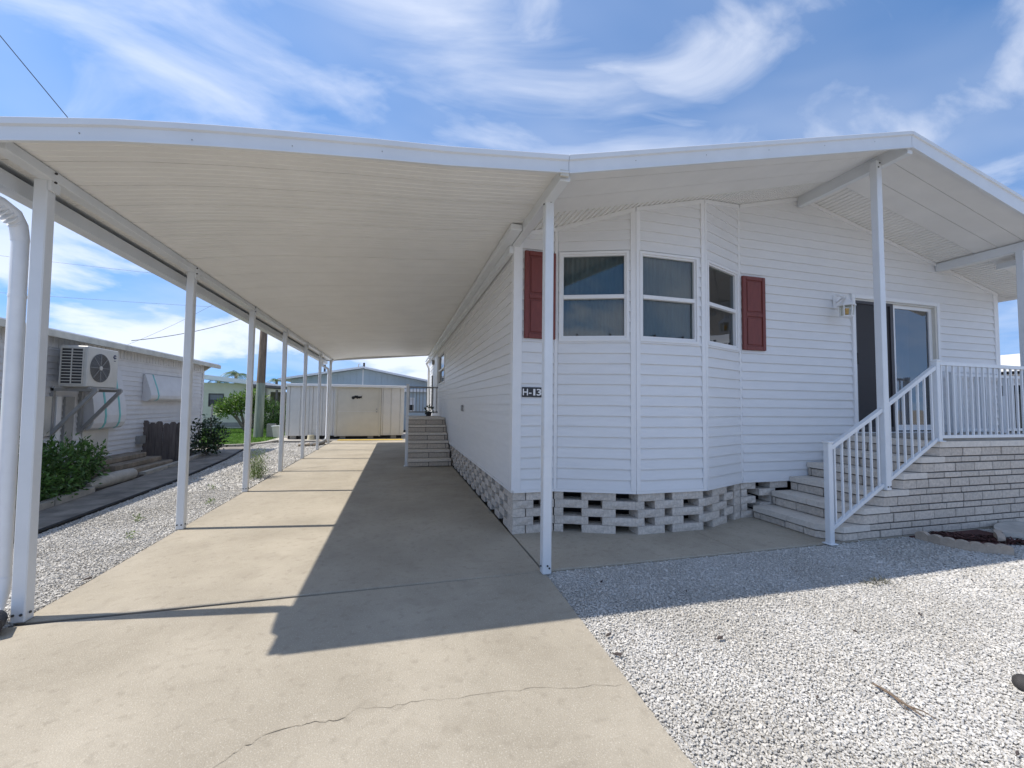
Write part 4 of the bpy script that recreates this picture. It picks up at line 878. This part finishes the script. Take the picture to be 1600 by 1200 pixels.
foliage('foliage', [(-6.0, 8.1, .32, .36, .35, .34), (-5.82, 8.1, .72, .24, .24, .30), (-5.62, 8.15, .5, .22, .22, .24), (-6.15, 8.1, .65, .2, .2, .22), (-5.72, 8.0, .25, .26, .25, .22)], 1300, .085, leafb, b2, .2, aspect=1.9)
branches('stems', (-5.9, 8.1, 0), [(-5.85, 8.1, .95), (-5.6, 8.1, .6), (-6.15, 8.1, .75)], .018, barkg, b2)
# weeds by the third post
wd = thing('weed_clump', 'scraggly pale green weed clump growing in gravel between third and fourth posts', 'weed', (-3.62, 4.3, 0))
mb = MB(); tips = []
for k in range(46):
    a = random.uniform(0, 6.283); h = random.uniform(.15, .52); q = Vector((-3.64+random.uniform(-.12, .1), 4.3+random.uniform(-.25, .25), 0)); t = q+Vector((math.cos(a)*.13*random.random()-.02, math.sin(a)*.16, h)); mb.tube([q, q.lerp(t, .5)+Vector((0, 0, .03)), t], [.003, .0025, .001], 4); tips.append((q, t))
mb.build('stems', leafw, wd)
foliage('leaves', [(-3.66, 4.3, .10, .2, .34, .13), (-3.64, 4.3, .3, .16, .26, .22)], 1500, .032, leafw, wd, .05, aspect=3.2)
for i, (x, y, s) in enumerate(((-3.75, .75, .05), (-4.05, 1.45, .05), (-3.6, 2.2, .06), (-4.0, 3.3, .05))):
    t = thing('small_weed', ('tiny weed sprouting in gravel left of the second post', 'small weed tuft in gravel midway behind the second post', 'small weed at the driveway edge right of the second post', 'low weed patch in gravel left of the third post')[i], 'weed', (x, y, 0), 'small weeds in the gravel'); foliage('leaves', [(x, y, .03, s, s, .035)], 40, .035, leafw, t, .1, aspect=3)

# ------------------------------------------------------------------ shed at the end of the driveway
sh = thing('garden_shed', 'cream metal storage shed with wide double door at the driveway end', 'shed', (-3.1, 12.6, 0))
FSH = Fr((-5.15, 12.6), (-.98, 12.6)); sz0, sz1 = .14, 2.0
wallcore(sh, FSH, 0, 4.17, sz0, sz1, .05, shedm)
MB().box(-5.13, 12.66, sz0, -1.0, 15.2, sz1).build('body', shedm, sh)
x = 0.0
for L in (.12, .36, .30, .12, .33, .12, .26, .07, None, .07, .30, .34, .15):
    if L is None: x = 3.32; continue
    MB().box(x+.006, -.012, sz0, x+L-.006, .012 if L > .2 else .022, sz1-.03, FSH, .006).build('wall_panel', shedm, sh); x += L
dr = MB(); dr.box(1.74, -.012, sz0-.02, 3.24, .03, 1.93, FSH, .005); dr = dr.build('door', shedd, sh)
mb = MB(); mb.box(1.66, -.012, sz0-.03, 1.74, .045, 1.98, FSH); mb.box(3.24, -.012, sz0-.03, 3.31, .045, 1.98, FSH); mb.box(1.74, -.01, 1.93, 3.24, .045, 1.98, FSH); mb.build('door_frame', shedd, sh)
MB().box(1.76, .03, 1.04, 3.22, .036, 1.055, FSH).build('door_rail', shedm, dr)
for z in (1.14, 1.04): MB().disc(FSH(3.16, .03, z), (0, -1, 0), .022, .03, 10).build('door_knob', steel, dr)
MB().box(2.36, .045, 1.985, 2.52, .10, 2.02, FSH).build('door_light', black, sh)
mb = MB()
for q in ((-.15, -.02, .06), (-.07, .02, .05), (.0, .0, .055), (.07, .0, .045), (.12, .01, .035)): mb.disc(FSH(2.45+q[0], .03, 1.585+q[1]), (0, -1, 0), q[2], .012, 10)
mb.prism([(2.55, 1.60), (2.62, 1.66), (2.60, 1.60), (2.62, 1.54)], .03, .04, 1, FSH); mb.prism([(2.33, 1.62), (2.45, 1.66), (2.46, 1.60), (2.34, 1.57)], .03, .04, 1, FSH)
mb.build('door_ornament', black, dr)
skin('roof', [(-5.24, 12.5, 1.985), (-.88, 12.5, 1.985), (-.88, 15.3, 2.1), (-5.24, 15.3, 2.1)], .06, roofw, sh)
MB().box(-5.25, 12.47, 1.97, -.87, 12.505, 2.06, bev=.006).build('roof_edge', trim, sh)
for x in (-4.9, -4.15, -3.2, -2.2, -1.35): MB().box(x-.1, 12.62, .012, x+.1, 12.8, .14).build('foundation_block', concd, sh)
MB().box(-5.1, 12.75, .013, -1.05, 12.77, .135).build('underside_shade_sheet', darkint, sh)  # dark sheet stands in for the shade in the gap under the shed
pt = MB().tube([(-4.25, 12.42, .012), (-4.25, 12.42, .18)], [.13, .11], 12).build('plant_pot', mat('cream pot', (.55, .50, .36), .7), None, (-4.25, 12.42, .012), label='cream upturned pot standing before the shed wall', cat='pot')
for i, (x, y, L, rz) in enumerate(((-3.75, 10.5, .55, .5), (-3.9, 10.15, .6, .35), (-3.65, 11.3, .5, .9))):
    mb = MB(); mb.box(-L/2, -.07, 0, L/2, .07, .07, bev=.02); tag(link('edging_block', mb.mesh('edging_block', brownstep), None, (x, y, .0), rz), ('brown landscape block under the far downspout', 'brown landscape block nearest the camera by the far posts', 'brown landscape block closest to the shed')[i], 'block', 'landscape blocks by the far posts')
# ------------------------------------------------------------------ pale blue house behind
bh_ = thing('blue_house', 'pale blue gabled house behind the shed with white roof edge', 'house', (-3, 18, 0))
FBH = Fr((-6.4, 18), (.6, 18)); ap = (3.45, 3.10); pl = [(-(ap[1]-2.45)/ap[0], 1, 2.45), ((ap[1]-2.45)/ap[0], 1, 2*ap[1]-2.45)]
bops = [(5.68, 6.02, .98, 1.68)]
wallcore(bh_, FBH, 0.15, 6.85, 0, 3.2, .1, bluew, bops, pl)
x = .15
while x < 6.85:
    for (a, b, p, q) in rects(x+.006, min(x+.30, 6.85)-.006, 0, 3.2, bops):
        poly = [(a, p), (b, p), (b, q), (a, q)]
        for c in pl: poly = clip(poly, *c)
        if len(poly) > 2: MB().prism(poly, -.012, .012, 1, FBH).build('wall_panel', bluew, bh_)
    x += .30
MB().box(-6.25, 18.1, 0, .45, 26, 2.4).build('body', bluew, bh_)
MB().box(3.42, .012, 2.2, 3.48, .02, 3.06, FBH).build('gable_seam', trim, bh_)
for s_ in (-1, 1):
    xa = -2.95; xe = xa+s_*3.75; skin('roof', [(xa, 17.65, 3.13), (xe, 17.65, 2.42), (xe, 26, 2.42), (xa, 26, 3.13)], .07, roofw, bh_)
    MB().prism([(xa, 3.10), (xa, 3.20), (xe, 2.50), (xe, 2.40)], 17.62, 17.65, 1).build('roof_edge', trim, bh_)
wv = MB()
for q in ((5.68, 5.72, .98, 1.68), (5.98, 6.02, .98, 1.68), (5.72, 5.98, 1.64, 1.68), (5.72, 5.98, .98, 1.02), (5.72, 5.98, 1.31, 1.35)): wv.box(q[0], -.03, q[2], q[1], .025, q[3], FBH)
wv = wv.build('window', trim, bh_); MB().box(5.72, -.02, 1.35, 5.98, -.01, 1.64, FBH).build('pane', oldwhite, wv); MB().box(5.72, -.02, 1.02, 5.98, -.01, 1.31, FBH).build('pane', dkwin, wv)
MB().box(5.3, .02, 1.98, 6.85, .2, 2.12, FBH).build('awning_strip', trim, bh_)
for x, z0, z1 in ((-2.93, 3.05, 3.42), (-4.78, 2.7, 3.26)): MB().tube([(x, 18.2, z0), (x, 18.2, z1)], .05, 8).build('vent_pipe', rockm, bh_)
MB().tube([(-3.2, 18.3, 3.1), (-3.2, 18.3, 3.36), (-3.12, 18.3, 3.36)], .025, 6).build('roof_vent', steel, bh_)
# ------------------------------------------------------------------ yellow house, its open carport, right neighbour
yh = thing('yellow_house', 'pale yellow house with white roof at the end of the lawn', 'house', (-10, 20, 0))
FY = Fr((-15, 20), (-8.55, 20)); yops = [(15-10.42, 15-9.75, 1.1, 1.76)]
wallcore(yh, FY, 0, 6.45, 0, 2.3, .1, yelw, yops); siding(yh, FY, 0, 6.45, .3, 2.3, .2, yelw, yops, (), .012, joined=True)
MB().box(-15, 20.1, 0, -8.6, 27, 2.3).build('body', yelw, yh)
MB().box(0, .012, .1, 6.45, .02, .3, FY).build('foundation', concd, yh)
skin('roof', [(-15, 19.6, 2.95), (-8.3, 19.6, 2.22), (-8.3, 27.5, 2.22), (-15, 27.5, 2.95)], .22, roofw, yh)
wy = MB()
for q in ((-10.42, -10.38, 1.1, 1.76), (-9.79, -9.75, 1.1, 1.76), (-10.38, -9.79, 1.72, 1.76), (-10.38, -9.79, 1.1, 1.14), (-10.38, -9.79, 1.41, 1.45)): wy.box(q[0]+15, -.03, q[2], q[1]+15, .02, q[3], FY)
wy = wy.build('window', frbr, yh); MB().box(15-10.38, -.02, 1.45, 15-9.79, -.012, 1.72, FY).build('pane', mat('grey blind', (.20, .2, .22), .6), wy); MB().box(15-10.38, -.02, 1.14, 15-9.79, -.012, 1.41, FY).build('pane', dkwin, wy)
oc = thing('open_shelter', 'low brown metal roofed open shelter beyond the lawn', 'shelter', (-7.4, 20, 0))
skin('roof', [(-8.4, 19.5, 2.14), (-5.6, 19.5, 1.98), (-5.6, 23, 1.98), (-8.4, 23, 2.14)], .12, tinroof, oc)
for x in (-7.25, -6.3, -5.75): MB().box(x-.05, 19.6, 0, x+.05, 19.7, 2.0).build('post', tinroof, oc)
MB().box(-8.4, 22.9, 0, -5.6, 23, 1.95).build('rear_wall', yelw, oc)
rn = thing('white_neighbour_house', 'white house with flat white roof edge seen past the right porch corner', 'house', (15, 4, 0))
FR_ = Fr((14.2, 1.0), (15.2, 9.0)); FR_.n = -FR_.n
MB().box(0, .0, 0, 12, -6, 2.35, FR_).build('wall', oldwhite, rn)
MB().box(-.5, .35, 2.42, 12.5, -6.5, 2.84, FR_).build('roof', roofw, rn); MB().box(-.5, .42, 2.40, 12.5, .36, 2.50, FR_).build('roof_edge', trim, rn)
for u in (.6, 1.5, 2.4, 3.3):
    wn = MB(); 
    for q in ((u, u+.05, .75, 2.1), (u+.55, u+.6, .75, 2.1), (u+.05, u+.55, 2.05, 2.1), (u+.05, u+.55, .75, .8)): wn.box(q[0], 0, q[2], q[1], .04, q[3], FR_)
    wn = wn.build('window', trim, rn); MB().box(u+.05, .005, .8, u+.55, .012, 2.05, FR_).build('pane', dkwin, wn)
# ------------------------------------------------------------------ pole, wires, service boxes
po = thing('utility_pole', 'tall weathered wooden utility pole rising past the carport roof', 'pole', (-6.4, 14.0, 0))
MB().tube([(-6.42, 14, 0), (-6.40, 14, 2.1)], [.17, .155], 12).build('lower_shaft', polegreen, po); MB().tube([(-6.40, 14, 2.1), (-6.37, 14, 4.3), (-6.33, 14, 8.2)], [.153, .13, .10], 12).build('shaft', bark, po)
MB().tube([(-6.24, 13.9, 2.2), (-6.22, 13.9, 6)], .012, 5).build('ground_wire', wirem, po)
def wire(a, b, sag, label, r=.008):
    a, b = Vector(a), Vector(b); mb = MB(); mb.tube([a.lerp(b, t)-Vector((0, 0, 4*sag*t*(1-t))) for t in np.linspace(0, 1, 17)], r, 5); mb.build('overhead_wire', wirem, None, a, label=label, cat='wire', group='overhead wires')
wire((-11.3, 6, 11.45), (-5.57, 6, 4.26), .0, 'dark overhead cable crossing the sky at upper left', .009)
wire((-8.2, 9.2, 2.98), (-6.35, 14, 5.0), .18, 'dark service cable from neighbour roof up to the utility pole', .010)
wire((-14, 17.5, 3.1), (-6.35, 14.05, 6.5), .3, 'thin cable from the distant left up to the utility pole', .005)
wire((-30, 18, 8.3), (-6.36, 14, 6.0), .2, 'upper faint level wire behind the first post', .005)
wire((-30, 18, 6.3), (-6.36, 14, 5.0), .2, 'lower faint level wire behind the first post', .005)
ub = MB().box(-6.12, 13.9, 0, -5.82, 14.1, .52, bev=.02).build('utility_box', concd, None, (-6, 14, 0), label='short grey utility pedestal right beside the utility pole', cat='utility box')
mt = thing('meter_box', 'beige slanted meter box on the lawn near the shed corner', 'utility box', (-5.7, 13.6, 0))
MB().prism([(-5.78, .02), (-5.52, .02), (-5.58, .44), (-5.84, .42)], 13.55, 13.75, 1).build('housing', acm, mt); MB().prism([(-5.85, .42), (-5.57, .44), (-5.57, .475), (-5.87, .455)], 13.52, 13.78, 1).build('lid', trim, mt)
tp = MB().tube([(-7.2, 11.8, 0), (-7.2, 11.8, 1.25)], .03, 8).build('fence_post', steel, None, (-7.2, 11.8, 0), label='slim grey metal post standing on the lawn before the flowering tree', cat='post')
# ------------------------------------------------------------------ trees, hedge and palms beyond the lawn
tr = thing('frangipani_tree', 'small spreading green tree with bare branching stems before the yellow house', 'tree', (-7.9, 17, 0))
cl = [(-8.5, 16.8, 1.15, .5, .45, .32), (-8.0, 17, 1.45, .5, .45, .32), (-7.5, 17, 1.5, .5, .5, .38), (-8.7, 17, .85, .3, .3, .22), (-7.2, 16.9, 1.1, .35, .4, .35), (-8.15, 16.8, 1.05, .45, .4, .25)]
foliage('crown', cl, 2400, .17, leafc, tr, .3, aspect=2.6); branches('trunk', (-7.75, 17, 0), [(-8.5, 16.9, 1.0), (-8.05, 17, 1.3), (-7.5, 17, 1.4), (-8.2, 16.8, .95), (-7.2, 17, 1.0)], .07, barkg, tr)
hg = thing('leafy_hedge', 'dense bright green hedge behind the utility pole', 'hedge', (-6.5, 17.5, 0))
foliage('foliage', [(-6.9, 17.6, .7, .6, .5, .72), (-6.2, 17.6, .62, .5, .5, .65), (-5.6, 17.4, .55, .5, .5, .6), (-6.5, 17.4, .3, .9, .5, .4)], 3600, .13, leafa, hg, .3, aspect=2.8); branches('stems', (-6.4, 17.6, 0), [(-6.9, 17.6, .9), (-6.1, 17.6, .9), (-5.7, 17.5, .8)], .05, barkg, hg)
def palm(x, y, zc, R_, nf, label, th=.12, seedoff=0):
    p = thing('palm_tree', label, 'palm', (x, y, 0), 'palms beyond the houses')
    MB().tube([(x, y, 0), (x+.05, y, zc*.5), (x, y, zc)], [th*1.3, th, th*.8], 8).build('trunk', barkg, p)
    V = []; F = []
    for k in range(nf):
        a = k*2.399+seedoff; el = random.uniform(.1, 1.1); pts = []
        for i in range(9):
            t = i/8; rr = R_*t; pts.append(Vector((x+math.cos(a)*rr*math.cos(el)*1.1, y+math.sin(a)*rr*math.cos(el)*1.1, zc+R_*(math.sin(el)*t*1.1-.9*t*t))))
        d = Vector((-math.sin(a), math.cos(a), 0))
        for i in range(1, 9):
            for s_ in (-1, 1):
                for q in (0, .5):
                    c = pts[i-1].lerp(pts[i], q); L = R_*.30*(1-.6*abs(i/8-.45)); tip = c+d*s_*L+Vector((0, 0, -L*.55))+(pts[i]-pts[i-1])*.9
                    w = (pts[i]-pts[i-1])*.28; k0 = len(V); V += [c, c+w, tip]; F.append((k0, k0+1, k0+2))
    MB().add(V, F).build('fronds', leafp, p)
palm(-12.9, 28, 2.75, 1.0, 12, 'shorter left palm crown showing over the yellow house roof'); palm(-11.9, 28, 3.2, 1.15, 14, 'taller palm crown showing over the yellow house roof', .12, 1); palm(-9.4, 28, 2.85, .75, 13, 'single small palm seen between the carport posts', .1, 2)
# lawn blades
gP = rng.uniform([-10.5, 10.4], [-5.4, 20], (26000, 2)); gP = gP[gP[:, 0] < np.interp(gP[:, 1], [10.4, 10.7, 11.2, 12.2, 20], [-6.0, -5.95, -5.65, -5.42, -5.42])]
g = len(gP); a = rng.uniform(0, 6.283, g); h = rng.uniform(.03, .075, g); w = .010; dx, dy = np.cos(a)*w, np.sin(a)*w; lx_, ly_ = rng.normal(0, .02, g), rng.normal(0, .02, g); z = np.full(g, -.02)
GV = np.stack([np.c_[gP[:, 0]-dx, gP[:, 1]-dy, z], np.c_[gP[:, 0]+dx, gP[:, 1]+dy, z], np.c_[gP[:, 0]+lx_, gP[:, 1]+ly_, z+h]], 1).reshape(-1, 3)
tag(link('grass', npmesh('grass', GV, np.arange(3*g).reshape(-1, 3), grassm)), 'bright green lawn grass between the footpath and the yellow house', 'grass', None, 'stuff')
